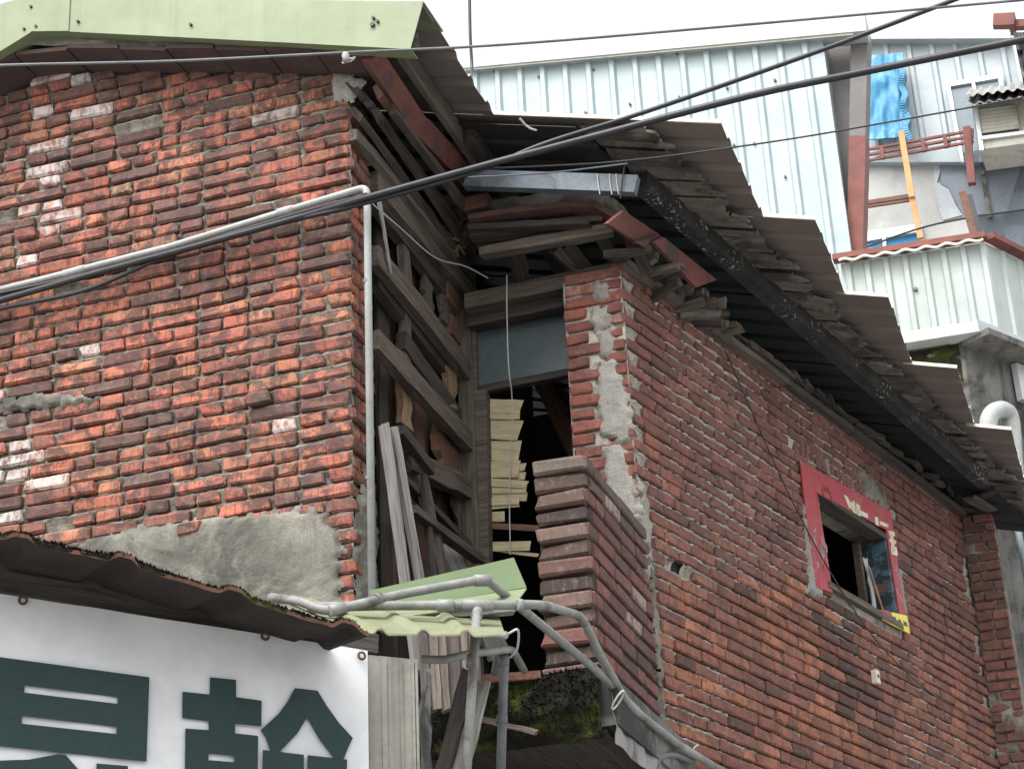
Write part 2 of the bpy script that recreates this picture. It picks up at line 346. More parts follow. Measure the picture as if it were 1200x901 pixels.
def lay(parent, frame, bricks, sets, stuffmat, limit=300):
    """bricks: dict(x,z,y,kind,sx,sz,col,a,rot).  The ones that show largest become objects, the rest one joined part."""
    ps = WM[parent.name]
    for b in bricks:
        M = frame @ Matrix.Translation((b['x'], b['y'], b['z'])) @ Matrix.Rotation(b['rot'], 4, 'Y') @ Matrix.Rotation(b.get('yaw', 0), 4, 'Z') @ Matrix.Diagonal((b['sx'], 1, b['sz'], 1))
        c = M.translation; q = pr(c); a = pr(c+frame.col[0].xyz*.1); e = pr(c+Z*.1)
        L = sets[b['kind']][0]['L']
        b['M'] = M; b['area'] = abs((a[0]-q[0])*(e[1]-q[1])-(a[1]-q[1])*(e[0]-q[0]))*L if -25 < q[0] < 1225 and -20 < q[1] < 925 else 0
    bricks.sort(key=lambda b: -b['area'])
    rest = MB(); cols = []
    for i, b in enumerate(bricks):
        me = random.choice(sets[b['kind']][1])
        if i < limit and b['area'] > 0:
            o = bpy.data.objects.new('brick', me); link(o, b['M'], parent); o.color = (*b['col'], b['a'])
        else:
            rest.add([b['M'] @ q.co for q in me.vertices], [tuple(p.vertices) for p in me.polygons])
            cols += [(*b['col'], b['a'])]*len(me.polygons)
    if rest.v: setp(rest.build('brickwork', stuffmat, parent, fix=False, cols=cols), kind='stuff')
def frame_(o, x): 
    y = Z.cross(x); M = Matrix((x, y, Z)).transposed().to_4x4(); M.translation = o; return M
def mixc(a, b, t): return tuple(x+(y-x)*t for x, y in zip(a, b))
def pick(pal):
    r = random.random()*sum(p[0] for p in pal)
    for p in pal:
        r -= p[0]
        if r <= 0: break
    k = random.uniform(.78, 1.15); g_ = sum(p[1])/3; return tuple(min(1, (c*.79+g_*.21)*k) for c in p[1])
def inside(p, poly):
    x, y = p; r = False
    for i in range(len(poly)):
        (x1, y1), (x2, y2) = poly[i], poly[i-1]
        if (y1 > y) != (y2 > y) and x < (x2-x1)*(y-y1)/(y2-y1)+x1: r = not r
    return r
def pdist(p, poly):
    b = 9; P = Vector(p)
    for i in range(len(poly)):
        a, c = Vector(poly[i]), Vector(poly[i-1]); d = c-a; t = max(0, min(1, (P-a).dot(d)/max(d.length_squared, 1e-9))); b = min(b, (P-a-d*t).length)
    return b
def crust(name, frame, poly, mat, parent, h=.012, step=.014, edge=.035, rag=.02, ns=9., lum=.005):
    """a skin of plaster or mortar with a torn edge; frame x along the wall, -y out of it"""
    xs = [p[0] for p in poly]; zs = [p[1] for p in poly]; x0, x1, z0, z1 = min(xs)-.05, max(xs)+.05, min(zs)-.05, max(zs)+.05
    nx, ny = max(2, int((x1-x0)/step)), max(2, int((z1-z0)/step)); hh = {}
    def sd_(x, z):
        w_ = (x+rag*nz((x, z, 0), 24, 3), z+rag*nz((x, z, 5), 24, 8)); d = pdist(w_, poly); return d if inside(w_, poly) else -d
    def f(i, j):
        x, z = x0+(x1-x0)*i, z0+(z1-z0)*j; d = sd_(x, z); t = max(0, min(1, (d+step)/edge)); t = t*t*(3-2*t)
        return frame @ Vector((x, .006-(h+.006)*t-lum*nz((x, z, 2), ns, 1)*t-lum*.5*nz((x, z, 7), ns*4, 1)*t, z))
    mb = MB(); mb.grid(f, nx, ny, keep=lambda i, j: sd_(x0+(x1-x0)*i, z0+(z1-z0)*j) > -step)
    return mb.build(name, mat, parent, smooth=True, fix=False)
def mortar_sheet(mb, frame, x0, x1, ztop, z0, depth, amp, hole=None, step=.02, yfun=None):
    nx = int((x1-x0)/step); zt = max(ztop(x0), ztop(x1)); ny = int((zt-z0)/step)
    def f(i, j):
        x = x0+(x1-x0)*i; z = min(z0+(zt-z0)*j, ztop(x))
        k = .55*nz((x, z, 0), 5, 4)+.9*nz((x, z, 3), 23, 2)
        return frame @ Vector((x, depth-amp*max(-.3, k*.5)-amp*2.2*max(0, k-.42), z))
    mb.grid(f, nx, ny, keep=(lambda i, j: not (hole and hole(x0+(x1-x0)*i, z0+(zt-z0)*j))))

def mortar_courses(mb, frame, x0, x1, z0, nc, ch, hb, wob, ztop_, lip, hole=None, dx=.02, deep=.021, spill=.008):
    """joints struck back under each brick and spilling over the top edge of the brick below"""
    rows = []
    for c in range(nc):
        zc = z0+ch*c
        for dz, d, k in ((0, deep*.8, 0), (hb-.012, .013, .25), (hb-.006, .007, .6), (hb+.0015, .003, 1), (hb+(ch-2*hb)*.45, .009, .7), (hb+(ch-2*hb)*.75, deep, .1), (ch-hb+.004, deep, 0)): rows.append((zc, dz, d, k))
    nx = int((x1-x0)/dx); k0 = len(mb.v)
    for zc, dz, d, k in rows:
        for i in range(nx+1):
            x = x0+(x1-x0)*i/nx; z = min(zc+wob(x, zc)+dz, ztop_(x)); l_ = lip(x, z)
            n1 = nz((x, z, 0), 30, 4); n2 = nz((x, z, 1), 9, 7)
            dd = d+(1-l_)*k*.016-spill*min(1, k*1.4)*l_*max(0, n2*.8+n1*.7+.35)-.005*n1*(.4+k)
            mb.v.append(frame @ Vector((x, dd, z+.0025*n1*k)))
    for j in range(len(rows)-1):
        for i in range(nx):
            a = k0+j*(nx+1)+i
            if hole and hole(x0+(x1-x0)*(i+.5)/nx, rows[j][0]+rows[j][1]): continue
            mb.f.append([a, a+1, a+nx+2, a+nx+1]); mb.mi.append(mb.cur)

# ------------------------------------------------------------------ the gable house on the left
house = thing('brick_house', 'old red brick gable house filling the left side, patched with grey cement', 'house', H(-1.5, 2.5, 0), RZH)
FL = frame_(O0, U)
def ztop(u): return 6.625-.278*max(u, -1.6) if u > -1.6 else 7.07-.278*(-1.6-u)
core = MB()
core.box(H(-3.3, .05, 0), U*3.27, V*.19, Z*6.45)
mortar_courses(core, FL, -2.3, -.004, 4.034, 46, .0685, .0292, lambda x, zc: .006*nz((x+.09, zc-.034, 0), 1.6, 5), lambda u: ztop(u)-.004, lambda x, z: max(0, min(1, .36+.95*nz((x, z, 4), 2.2, 2))), dx=.016, deep=.03, spill=.012)
# sloping head of the gable, behind the mortar face
core.hexa([H(-1.6, .05, 6.4), H(-.02, .05, 6.4), H(-.02, .23, 6.4), H(-1.6, .23, 6.4), H(-1.6, .05, 7.05), H(-.02, .05, 6.61), H(-.02, .23, 6.61), H(-1.6, .23, 7.05)])
core.hexa([H(-3.3, .05, 6.4), H(-1.6, .05, 6.4), H(-1.6, .23, 6.4), H(-3.3, .23, 6.4), H(-3.3, .05, 6.58), H(-1.6, .05, 7.05), H(-1.6, .23, 7.05), H(-3.3, .23, 6.58)])
# side return of the mortar, facing the recess
core.grid(lambda i, j: H(-.02-.012*max(-.5, nz((i*2, j*40, 9), 3, 1)), .012+.22*i, 3.9+2.7*j), 10, 130)
gable = core.build('gable_wall', MORTAR_L, house, fix=False)
plast = [(-1.37, 4.5), (-1.18, 4.545), (-.95, 4.565), (-.62, 4.57), (-.33, 4.565), (-.15, 4.56), (-.075, 4.45), (-.055, 4.3), (-.06, 4.12), (-.07, 3.95), (-1.6, 3.95), (-1.55, 4.4)]
def lz(x, y): a = loc(Lp(x, y)); return (a[0], a[2])
plast = [lz(x, y) for x, y in ((80, 645), (110, 634), (150, 622), (215, 614), (270, 606), (330, 602), (372, 595), (392, 622), (400, 655), (398, 690), (392, 770), (60, 770))]
PAL_L = [(34, (.47, .125, .06)), (30, (.4, .105, .06)), (16, (.5, .165, .075)), (5, (.5, .19, .08)), (9, (.15, .078, .062)), (14, (.23, .092, .066)), (1, (.45, .24, .11))]
LS = {'s': ({'L': .238}, variants(.238, .112, .0585, 16, BR_L, bev=.0085, jit=.0034, chip=.007)), 'h': ({'L': .113}, variants(.114, .112, .0585, 16, BR_L, bev=.0085, jit=.0034, chip=.007)), 'q': ({'L': .08}, variants(.084, .112, .0585, 5, BR_L, bev=.0085, chip=.006))}
CH = .0685; bricks = []
zz = 4.0
course = 0
while zz < 7.3:
    x = -.004-(0 if course % 2 == 0 else 0)
    typ = 's' if course % 2 == 0 else 'h'
    first = True
    while x > -2.15:
        k = typ if random.random() > .13 else ('h' if typ == 's' else 's')
        if first: k = typ
        if not first and random.random() < .04: k = 'q'
        L = {'s': .25, 'h': .125, 'q': .094}[k]; sx = random.uniform(.95, 1.02)
        cx_ = x-L*sx/2; wob = .006*nz((x, zz, 0), 1.6, 5)+.003*random.uniform(-1, 1)
        zc = zz+.034+wob-.02*0
        if zc-.03 < ztop(cx_)-.008:
            p = H(cx_, 0, zc); q = pr(p)
            hid = (inside((cx_, zc), plast) and pdist((cx_, zc), plast) > .1) or q[1] > 655+.27*q[0]
            if not hid and not (random.random() < .006 and not first):
                c = pick(PAL_L)
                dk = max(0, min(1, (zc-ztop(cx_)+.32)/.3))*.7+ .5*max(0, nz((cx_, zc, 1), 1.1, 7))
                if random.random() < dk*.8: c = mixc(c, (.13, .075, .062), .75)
                # a run of lime down the wall and lime near its foot
                wash = math.exp(-((cx_+1.5+.12*(7-zc))/.16)**2)*max(0, min(1, (zc-5.9)/.3))*.9+math.exp(-((cx_+1.62)/.28)**2)*math.exp(-((zc-4.95)/.3)**2)*.8+.06
                a = random.uniform(.4, .85) if random.random() < wash*.5-.02 else 0
                pro = random.uniform(-.005, .004)
                if random.random() < .012: pro -= .02
                if cx_ > -.28 and random.random() < .18: pro += .01
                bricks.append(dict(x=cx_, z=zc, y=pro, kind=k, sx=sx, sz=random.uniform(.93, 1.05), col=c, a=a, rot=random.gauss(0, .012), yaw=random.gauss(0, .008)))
        x -= L*sx; first = False
    zz += CH; course += 1
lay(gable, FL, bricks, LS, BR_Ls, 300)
# return of the corner towards the recess
FRt = frame_(O0, V); FRt = Matrix.Translation(O0) @ Matrix((V, -U, Z)).transposed().to_4x4()
ret = []; zz = 4.0; course = 0
while zz < 6.62:
    q = pr(H(0, .12, zz))
    xs = [(.182, 'h')] if course % 2 == 0 else [(.122, 's')]
    for xx, k in xs:
        if q[1] < 720:
            ret.append(dict(x=xx, z=zz+.034+random.uniform(-.004, .004), y=random.uniform(-.012, .004), kind=k, sx=random.uniform(.93, 1), sz=random.uniform(.95, 1.04), col=mixc(pick(PAL_L), (.2, .085, .06), .4), a=0, rot=random.gauss(0, .02), yaw=random.gauss(0, .03)))
    zz += CH; course += 1
lay(gable, FRt, ret, LS, BR_Ls, 60)
crust('cement_patch', FL, plast, PLASTER, gable, .016, .013, .03, .035)
crust('mortar_patch', FL, [lz(x, y) for x, y in ((388, 90), (410, 86), (424, 98), (412, 118), (392, 116))], PLASTER_P, gable, .012, .01, .03, .03)
crust('mortar_patch', FL, [lz(x, y) for x, y in ((2, 468), (60, 462), (120, 468), (60, 476), (4, 480))], PLASTER, gable, .012, .01, .02, .03)
crust('mortar_patch', Matrix.Translation(O0) @ Matrix((V, -U, Z)).transposed().to_4x4(), [(.03, 4.0), (.24, 4.0), (.24, 4.62), (.16, 4.72), (.05, 4.5)], PLASTER, gable, .012, .013, .03, .05, lum=.02)
# hidden sides of the house
o_ = MB(); o_.box(H(-3.3, .3, 0), U*.15, V*5.8, Z*6.4); o_.box(H(-3.3, 6.1, 0), U*5.4, V*.2, Z*6.2); o_.box(H(-3.1, .25, 4.0-.18), U*3.0, V*5.8, Z*.16)
o_.build('rear_wall', CONC_D, house)

# ------------------------------------------------------------------ timber side of the gable house
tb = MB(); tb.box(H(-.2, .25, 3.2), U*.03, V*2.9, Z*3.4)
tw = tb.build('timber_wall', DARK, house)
def vz(x, y, du=0.): a = loc(Wp(x, y, du)); return a[1], a[2]
def beamW(name, x0, y0, x1, y1, hpx, mat, du=-.02, t=.05, seg=8, rag=(0, 0), sag=0, rough=.14):
    p0, p1 = Wp(x0, y0, du), Wp(x1, y1, du)
    return wood(name, p0, p1, hpx/255., t, U, mat, tw, seg, rough, rag, sag)
# upright boards and studs at the back, then the long rails, then split pieces
for x, y0, y1, wp, m_, du in ((449, 300, 700, 12, WOOD_D, -.12), (459, 330, 720, 14, WOOD_R, -.13), (470, 250, 700, 13, WOOD_D, -.11), (481, 260, 660, 16, WOOD_D, -.13), (492, 330, 690, 15, WOOD_R, -.125), (503, 350, 690, 15, WOOD_D, -.13), (514, 330, 690, 14, WOOD_D, -.12), (525, 340, 690, 15, WOOD_R, -.13), (536, 300, 690, 12, WOOD_D, -.115), (546, 320, 690, 14, WOOD_D, -.13)):
    p0, p1 = Wp(x, y1, du), Wp(x, y1, du); v_, z_ = vz(x, (y0+y1)/2, du); zt = vz(x, y0, du)[1]
    wood('board', H(du, v_, 4.0), H(du, v_, min(zt+.15, 6.5)), wp/90., .02, U, m_, tw, 6, .08, (0, .04))
for x, y0, y1, wp, m_, du in ((476, 215, 275, 9, WOOD_M, -.03), (476, 300, 445, 9, WOOD_M, -.05), (474, 425, 500, 10, WOOD_T, -.05), (500, 330, 360, 10, WOOD_M, -.06), (521, 350, 380, 9, WOOD_M, -.05), (527, 440, 490, 12, WOOD_T, -.045), (522, 515, 560, 22, WOOD_R, -.06), (543, 520, 640, 18, WOOD_M, -.06)):
    v0, z0 = vz(x, y1, du); z1 = vz(x, y0, du)[1]
    wood('stud', H(du, v0, z0), H(du, v0, z1), wp/100., .035, U, m_, tw, 6, .3, (.02, .06))
wood('torn_strip', Wp(443, 228, .06), Wp(457, 312, .04), .045, .008, U, WOOD_G, tw, 8, .2, (.02, .05), taper=.3)
beamW('rail', 437, 212, 556, 352, 26, WOOD_M, -.01)
beamW('rail', 438, 238, 556, 388, 20, WOOD_D, -.05)
beamW('rail', 438, 300, 558, 452, 27, WOOD_M, .0, sag=.02)
beamW('rail', 438, 330, 556, 480, 16, WOOD_D, -.06)
beamW('rail', 438, 398, 557, 528, 27, WOOD_M, .005)
beamW('rail', 470, 400, 556, 520, 26, WOOD_D, -.05)
beamW('rail', 480, 540, 556, 578, 26, WOOD_M, -.01, rag=(.06, 0))
beamW('rail', 468, 505, 503, 550, 13, WOOD_D, .03, rag=(.02, .02))
beamW('batten', 482, 597, 560, 655, 10, WOOD_M, .05, rag=(.02, .03))
beamW('batten', 470, 560, 548, 640, 9, WOOD_D, -.02, rag=(.02, .03))
for k, (x0, y0, x1, y1, m_) in enumerate(((505, 262, 553, 330, WOOD_D), (498, 225, 553, 298, WOOD_D), (525, 380, 553, 420, WOOD_R), (520, 340, 553, 386, WOOD_R))):
    beamW('plank', x0, y0, x1, y1, 30 if k > 1 else 22, m_, -.04)
# corner post beside the opening
v_, z_ = vz(557, 500); wood('corner_post', H(.0, 1.5, 4.0), H(.0, 1.5, 6.1), .09, .08, U, WOOD_M, tw, 8, .05)
# bundle of straw and dirt lodged in the eave corner
nb = MB(); c0 = Wp(524, 278, .02)
for i in range(150):
    a = Vector((random.gauss(0, 1), random.gauss(0, 1), random.gauss(0, 1))).normalized(); p = c0+Vector((random.gauss(0, .03), random.gauss(0, .03), random.gauss(0, .05)))
    nb.bar(p, p+a*random.uniform(.03, .07), .006, .004)
top(nb.build('straw_nest', WOOD_T), 'brown clump of straw lodged in the eave corner above the timber wall', 'nest', kind='stuff')
# loose weathered planks standing in the corner below
for i, (x0, y0, x1, y1, wp, m_, lab) in enumerate(((476, 690, 450, 500, 11, WOOD_G, 'silver grey weathered plank leaning in the recess, leftmost of the loose planks'),
        (493, 686, 461, 503, 10, WOOD_G, 'silver grey weathered plank with rounded top leaning second from the brick corner'),
        (522, 690, 492, 555, 17, WOOD_M, 'wide brown plank leaning behind the two silver grey ones'),
        (508, 690, 497, 560, 8, WOOD_D, 'narrow dark lath leaning between the grey planks and the wide brown plank'),
        (548, 690, 524, 640, 36, WOOD_G, 'short broad grey board end standing under the broken rail'))):
    du = (.12, .13, .06, .08, .02)[i]
    p0, p1 = Wp(x0, y0, du), Wp(x1, y1, du-.06)
    q = p0+(p0-p1).normalized()*.35
    setp(wood('plank', q, p1, wp/215., .022, U-V*.3, m_, None, 8, .08, (.02, .03)), lab, 'plank')

# ------------------------------------------------------------------ the long metal roof over both houses
roof = thing('metal_roof', 'brown corrugated sheet metal roof with stepped eave over both brick houses', 'roof', H(-.5, 2.5, 6.2), RZH)
def ribbed(mb, v0, v1, u0, u1, pitch=.232, rib=.026, th=.004, drop=.0, ufun=None, jag=.006):
    """sheet whose ribs run down the roof slope, brown below, cream on top and at the cut edges"""
    prof = []; v = v0; k = 0
    while v < v1-1e-4:
        b = min(pitch, v1-v)
        for f_, hh in ((0, 0), (.62, 0), (.72, 1), (.88, 1), (.98, 0)):
            if f_*pitch < b: prof.append((v+f_*pitch, hh*rib))
        v += pitch
    prof.append((v1, 0)); n = len(prof); rows = 6; low = []; hi = []
    for i in range(rows+1):
        for (vv, hh) in prof:
            ue = ufun(vv) if ufun else u1
            u = u0+(ue-u0)*i/rows
            if i == rows: u += jag*nz((vv*9, u, 0), 2, 1)
            z = zroof(u)+hh-drop+.006*nz((u, vv, 0), 1.4, 2)
            low.append(H(u, vv, z)); hi.append(H(u, vv, z+th))
    N = len(low); mb.cur = 0
    mb.add(low+hi, [(i*n+j, i*n+j+1, (i+1)*n+j+1, (i+1)*n+j) for i in range(rows) for j in range(n-1)])
    k = len(mb.v)-2*N; mb.cur = 1
    def q(*a): mb.f.append([k+x for x in a]); mb.mi.append(1)
    for i in range(rows):
        for j in range(n-1): q(N+i*n+j, N+(i+1)*n+j, N+(i+1)*n+j+1, N+i*n+j+1)
        q(i*n, N+i*n, N+(i+1)*n, (i+1)*n); mb.mi[-1] = 0; q(i*n+n-1, (i+1)*n+n-1, N+(i+1)*n+n-1, N+i*n+n-1); mb.mi[-1] = 0
    for j in range(n-1): q(rows*n+j, rows*n+j+1, N+rows*n+j+1, N+rows*n+j); q(j, N+j, N+j+1, j+1)
RID = -1.56
steps = [(-.24, .722, .455), (.726, 1.66, 1.565), (1.664, 2.53, 1.825), (2.534, 3.44, 2.05), (3.444, 4.345, 2.295), (4.349, 5.26, 2.505), (5.264, 6.2, 2.6)]
for v0, v1, uf in steps:
    mb = MB(); ribbed(mb, v0, v1, RID, uf); mb.build('roof_sheet', [BROWN, CREAM], roof, fix=False)
    # rolled cream lip along the front edge of the sheet
    if v0 > 0:
        uu = next(s_[2] for s_ in steps if abs(s_[1]-v0) < .01); mb = MB()
        a, b = H(uu-.05, v0, zroof(uu-.05)+.012), H(uf, v0, zroof(uf)+.012); mb.bar(a, b, .012, .02); mb.build('sheet_lip', CREAM, roof)
mb = MB()
for v0, v1 in ((-.24, 6.2),):
    a = [H(RID, v0, zroof(RID)), H(-3.75, v0, zroof(RID)-2.2*TAN*1.15), H(-3.75, v1, zroof(RID)-2.2*TAN*1.15), H(RID, v1, zroof(RID))]
    mb.hexa(a+[p+Z*.02 for p in a])
mb.build('far_slope', BROWN, roof)
# green folded verge flashing along the gable
def strip(pts_top, pts_bot, back, lip, name, mat):
    mb = MB(); n = len(pts_top)
    for i in range(n-1):
        a, b, c, d = pts_bot[i], pts_bot[i+1], pts_top[i+1], pts_top[i]
        mb.hexa([a, b, b+V*.004, a+V*.004, d, c, c+V*.004, d+V*.004])
        mb.hexa([a-Z*.004, b-Z*.004, b+V*lip+Z*(.006-.004), a+V*lip+Z*.002, a, b, b+V*lip+Z*.006, a+V*lip+Z*.006])
        mb.hexa([d-Z*.0+V*.004, c+V*.004, c+V*back, d+V*back, d+Z*.004+V*.004, c+Z*.004+V*.004, c+V*back+Z*.012, d+V*back+Z*.012])
    return mb.build(name, mat, roof)
fv = -.25
def G(x, y): return Lp(x, y, fv)
strip([G(82, -2), G(300, 0), G(496, 2)], [G(80, 36.5), G(290, 47), G(481, 57)], .25, .09, 'verge_flashing', GREEN)
strip([G(42, -6)-V*.006, G(83, -2)-V*.006], [G(36, 37)-V*.006, G(81, 36.5)-V*.006], .25, .09, 'verge_flashing', GREEN)
strip([G(-80, 25)+V*.004, G(44, -6)-V*.004], [G(-60, 96)+V*.004, G(38, 37)-V*.004], .25, .09, 'verge_flashing', GREEN)
for x, y in ((37, 9), (29, 35), (43, 32), (92, 26), (224, 30), (437, 30), (438, 22), (443, 26)):
    mb = MB(); c = G(x, y)-V*.012; mb.tube([c+V*.012, c], .008 if (x != 437) else .012, 6); mb.build('screw', BLACK, roof)
# mortar bed and clay verge tiles under the flashing
mb = MB()
def bed(i, j):
    u = -2.2+2.62*i; return H(u, -.19-.018*nz((u, j, 0), 9, 1), ztop(u)+.028+.075*j)
mb.grid(bed, 90, 3); mb.build('mortar_bed', PLASTER, roof, fix=False)
u = -2.2
while u < .0:
    L = random.uniform(.24, .29); d0 = random.uniform(-.006, .006)
    a = [H(u, -.2-d0, ztop(u)+.002), H(u+L-.006, -.2-d0, ztop(u+L)+.002+d0), H(u+L-.006, .12, ztop(u+L)+.002), H(u, .12, ztop(u)+.002)]
    mb = MB(); mb.hexa([p+Z*.004 for p in a]+[p+Z*.026 for p in a]); mb.build('verge_tile', TILE_V, roof); u += L
# eave timbers under the front part of the roof
wood('eave_board', H(.25, -.2, zroof(.25)-.085), H(.25, 1.0, zroof(.25)-.085), .11, .03, U, WOOD_M, roof, 8, .05)
for i, (u_, z_, w_, m_) in enumerate(((.03, 6.55, .11, WOOD_D), (.06, 6.49, .08, WOOD_D), (.1, 6.42, .05, WOOD_D), (.04, 6.38, .09, WOOD_D), (.13, 6.5, .06, WOOD_R), (.17, 6.45, .035, WOOD_D), (.02, 6.3, .07, WOOD_M))):
    wood('eave_board', H(u_, -.0+.05*(i % 3), z_+.02*random.uniform(-1, 1)), H(u_+random.uniform(-.03, .03), 1.25, z_-.05+.06*random.random()), w_, .035, U+Z*random.uniform(.1, .8), m_, roof, 9, .22, (.05, .05), sag=random.uniform(0, .03))
# clay slabs along that eave
for x0, y0, x1, y1, x2, y2, x3, y3 in ((449, 62, 501, 141, 481, 150, 430, 72), (502, 139, 551, 193, 530, 200, 480, 150), (548, 190, 566, 218, 548, 226, 529, 200)):
    P_ = [Wp(x0, y0, .21), Wp(x1, y1, .21), Wp(x2, y2, .17), Wp(x3, y3, .17)]
    mb = MB(); nn = (P_[1]-P_[0]).cross(P_[3]-P_[0]).normalized(); nn = nn if nn.dot(CAM-P_[0]) > 0 else -nn
    mb.slab(P_, nn, .03); mb.build('eave_tile', TILE, roof)
# black eave beam that runs parallel to the side wall
BO = RO-Z*.13
b0, b1 = hit(752, 214, BO, RN), hit(1152, 562, BO, RN)
bz = (b0.z+b1.z)/2
mb = MB()
for k in range(10):
    p, q = b0.lerp(b1, k/10), b0.lerp(b1, (k+1.0)/10); mb.bar(p, q, .07, .105+.01*random.random())
mb.build('eave_beam', BEAM, roof)
l0, l1 = loc(b0), loc(b1)
def ubeam(v): return l0[0]+(l1[0]-l0[0])*(v-l0[1])/(l1[1]-l0[1])
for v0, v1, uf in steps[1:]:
    mb = MB(); ribbed(mb, v0+.01, v1-.01, RID+.05, uf, drop=.045, ufun=lambda v: ubeam(v)-.1, pitch=.2, rib=.02); mb.build('inner_shade_sheet', [SHADE_BLACK, SHADE_BLACK], roof, fix=False)  # added underlay; its black colour deepens the shade behind the eave beam
# torn lining boards between the beam and the broken edge
rag = [(740+x/2.816, 160+y/2.816) for x, y in ((20, -60), (60, -30), (100, 0), (150, 35), (170, 95), (235, 120), (250, 180), (300, 185), (325, 240), (375, 260), (410, 315), (450, 345), (510, 400), (575, 460), (590, 510), (640, 520), (660, 555), (700, 600), (755, 640), (770, 680), (830, 720), (880, 765))]
rag += [(900+x/2.816, 240+y/2.816) for x, y in ((430, 540), (530, 630), (580, 690), (640, 740), (720, 820), (760, 860), (820, 900))]
rp = sorted([loc(Fp(x, y, -.03)) for x, y in rag], key=lambda a: a[1])
def urag(v):
    for a, b in zip(rp, rp[1:]):
        if a[1] <= v <= b[1]: return a[0]+(b[0]-a[0])*(v-a[1])/max(1e-6, b[1]-a[1])
    return rp[0][0] if v < rp[0][1] else rp[-1][0]
v = rp[0][1]+.02
while v < 5.45:
    wv = random.uniform(.06, .17); mb = MB(); n = 6; lowp = []; m_ = random.choice((LINE_A, LINE_A, LINE_B, LINE_C))
    ub = ubeam(v)-.04; dz = random.uniform(-.03, -.005); tl = random.uniform(-.045, .0)
    fr = []
    for k in range(n+1):
        vv = v+(wv-.006)*k/n; fr.append((urag(vv)+random.uniform(-.035, .03), vv))
    a = [H(ub, vv, zroof(ub)-.05+dz) for _, vv in fr]; b = [H(u_, vv, zroof(u_)-.03+dz+tl*random.random()-.012*random.random()) for u_, vv in fr]
    lo = a+b; mb.add(lo+[p+Z*.016 for p in lo], [(k, k+1, n+1+k+1, n+1+k) for k in range(n)]+[(2*n+2+k, 3*n+3+k, 3*n+4+k, 2*n+3+k) for k in range(n)]+[(n+1+k, n+2+k, 3*n+4+k, 3*n+3+k) for k in range(n)])
    # the board's own grain axis runs down the slope
    o = mb.build('lining_board', m_, roof)
    v += wv
# galvanised rafter under the front edge of the higher sheets
c0, c1 = Lp(545, 208, .86), Lp(745, 215, .86)
mb = MB(); d = (c1-c0).normalized(); upv = V.cross(d).normalized(); upv = upv if upv.z > 0 else -upv
mb.box(c0-upv*.046, c1-c0, V*.05, upv*.092)
mb.build('steel_rafter', GALV, roof)
for k, x in enumerate((700, 714, 722)):
    mb = MB(); pts = [Lp(x+dx, y, .852) for dx, y in ((0, 204), (1, 215), (3, 228))]; mb.tube(cat_rom(pts, 3), .003, 5); mb.build('tie_wire', WIRE_W, roof)
mb = MB(); mb.tube([Lp(733, 190, .85), Lp(729, 212, .845), Lp(727, 233, .85)], .004, 5); mb.build('tie_wire', BLACK, roof)
for k, (u_, v0, v1) in enumerate(((.3, .8, 5.8), (-.4, .4, 5.8), (-1., .4, 5.8))):
    wood('purlin', H(u_, v0, zroof(u_)-.07), H(u_, v1, zroof(u_)-.07), .1, .06, U, WOOD_D, roof, 4, .03)
mb = MB(); mb.tube([Fp(609, 139, -.03), Fp(616, 147, -.05), Fp(622, 151, -.06), Fp(629, 153, -.06)], .006, 6); mb.build('tie_wire', WIRE_W, roof)

# ------------------------------------------------------------------ the right house: side wall with its bricks
FRr = Matrix.Translation(OR0) @ Matrix((RR, -NR, Z)).transposed().to_4x4()
house2 = thing('brick_house', 'long red brick house wall running back to the right under the stepped eave', 'house', S(2.3, -1, 0), RZR)
SEND = sz(1149, 760)[0]
ZT = 6.045
wpoly = [sz(x, y) for x, y in ((953, 578), (1038, 622), (1052, 722), (975, 697))]
wx0, wx1 = (wpoly[0][0]+wpoly[3][0])/2, (wpoly[1][0]+wpoly[2][0])/2; wz0, wz1 = (wpoly[2][1]+wpoly[3][1])/2, (wpoly[0][1]+wpoly[1][1])/2
def inwin(x, z, m=0.): return wx0-m < x < wx1+m and wz0-m < z < wz1+m
core = MB(); hole_x, hole_z = sz(795, 661)
mortar_courses(core, FRr, .004, SEND+.1, 2.783, 49, .0665, .0285, lambda x, zc: .007*nz((x, zc-.033, 0), 1.1, 15), lambda x: ZT-.004, lambda x, z: max(0, min(1, .4+.9*nz((x, z, 4), 1.6, 2)+.75*max(0, 1-abs(x-.9)/1.3)*max(0, min(1, (z-4.5)/.4)))), hole=lambda x, z: inwin(x, z, .03) or (abs(x-hole_x) < .045 and abs(z-hole_z) < .04), dx=.016, deep=.026, spill=.016)
T = -.24
for x0, x1, z0, z1 in ((0.01, wx0-.03, 0, ZT-.02), (wx1+.03, SEND+.3, 0, ZT-.02), (wx0-.03, wx1+.03, 0, wz0-.03), (wx0-.03, wx1+.03, wz1+.03, ZT-.02)):
    core.box(S(x0, -.045, z0), RR*(x1-x0), NR*(T+.045), Z*(z1-z0))
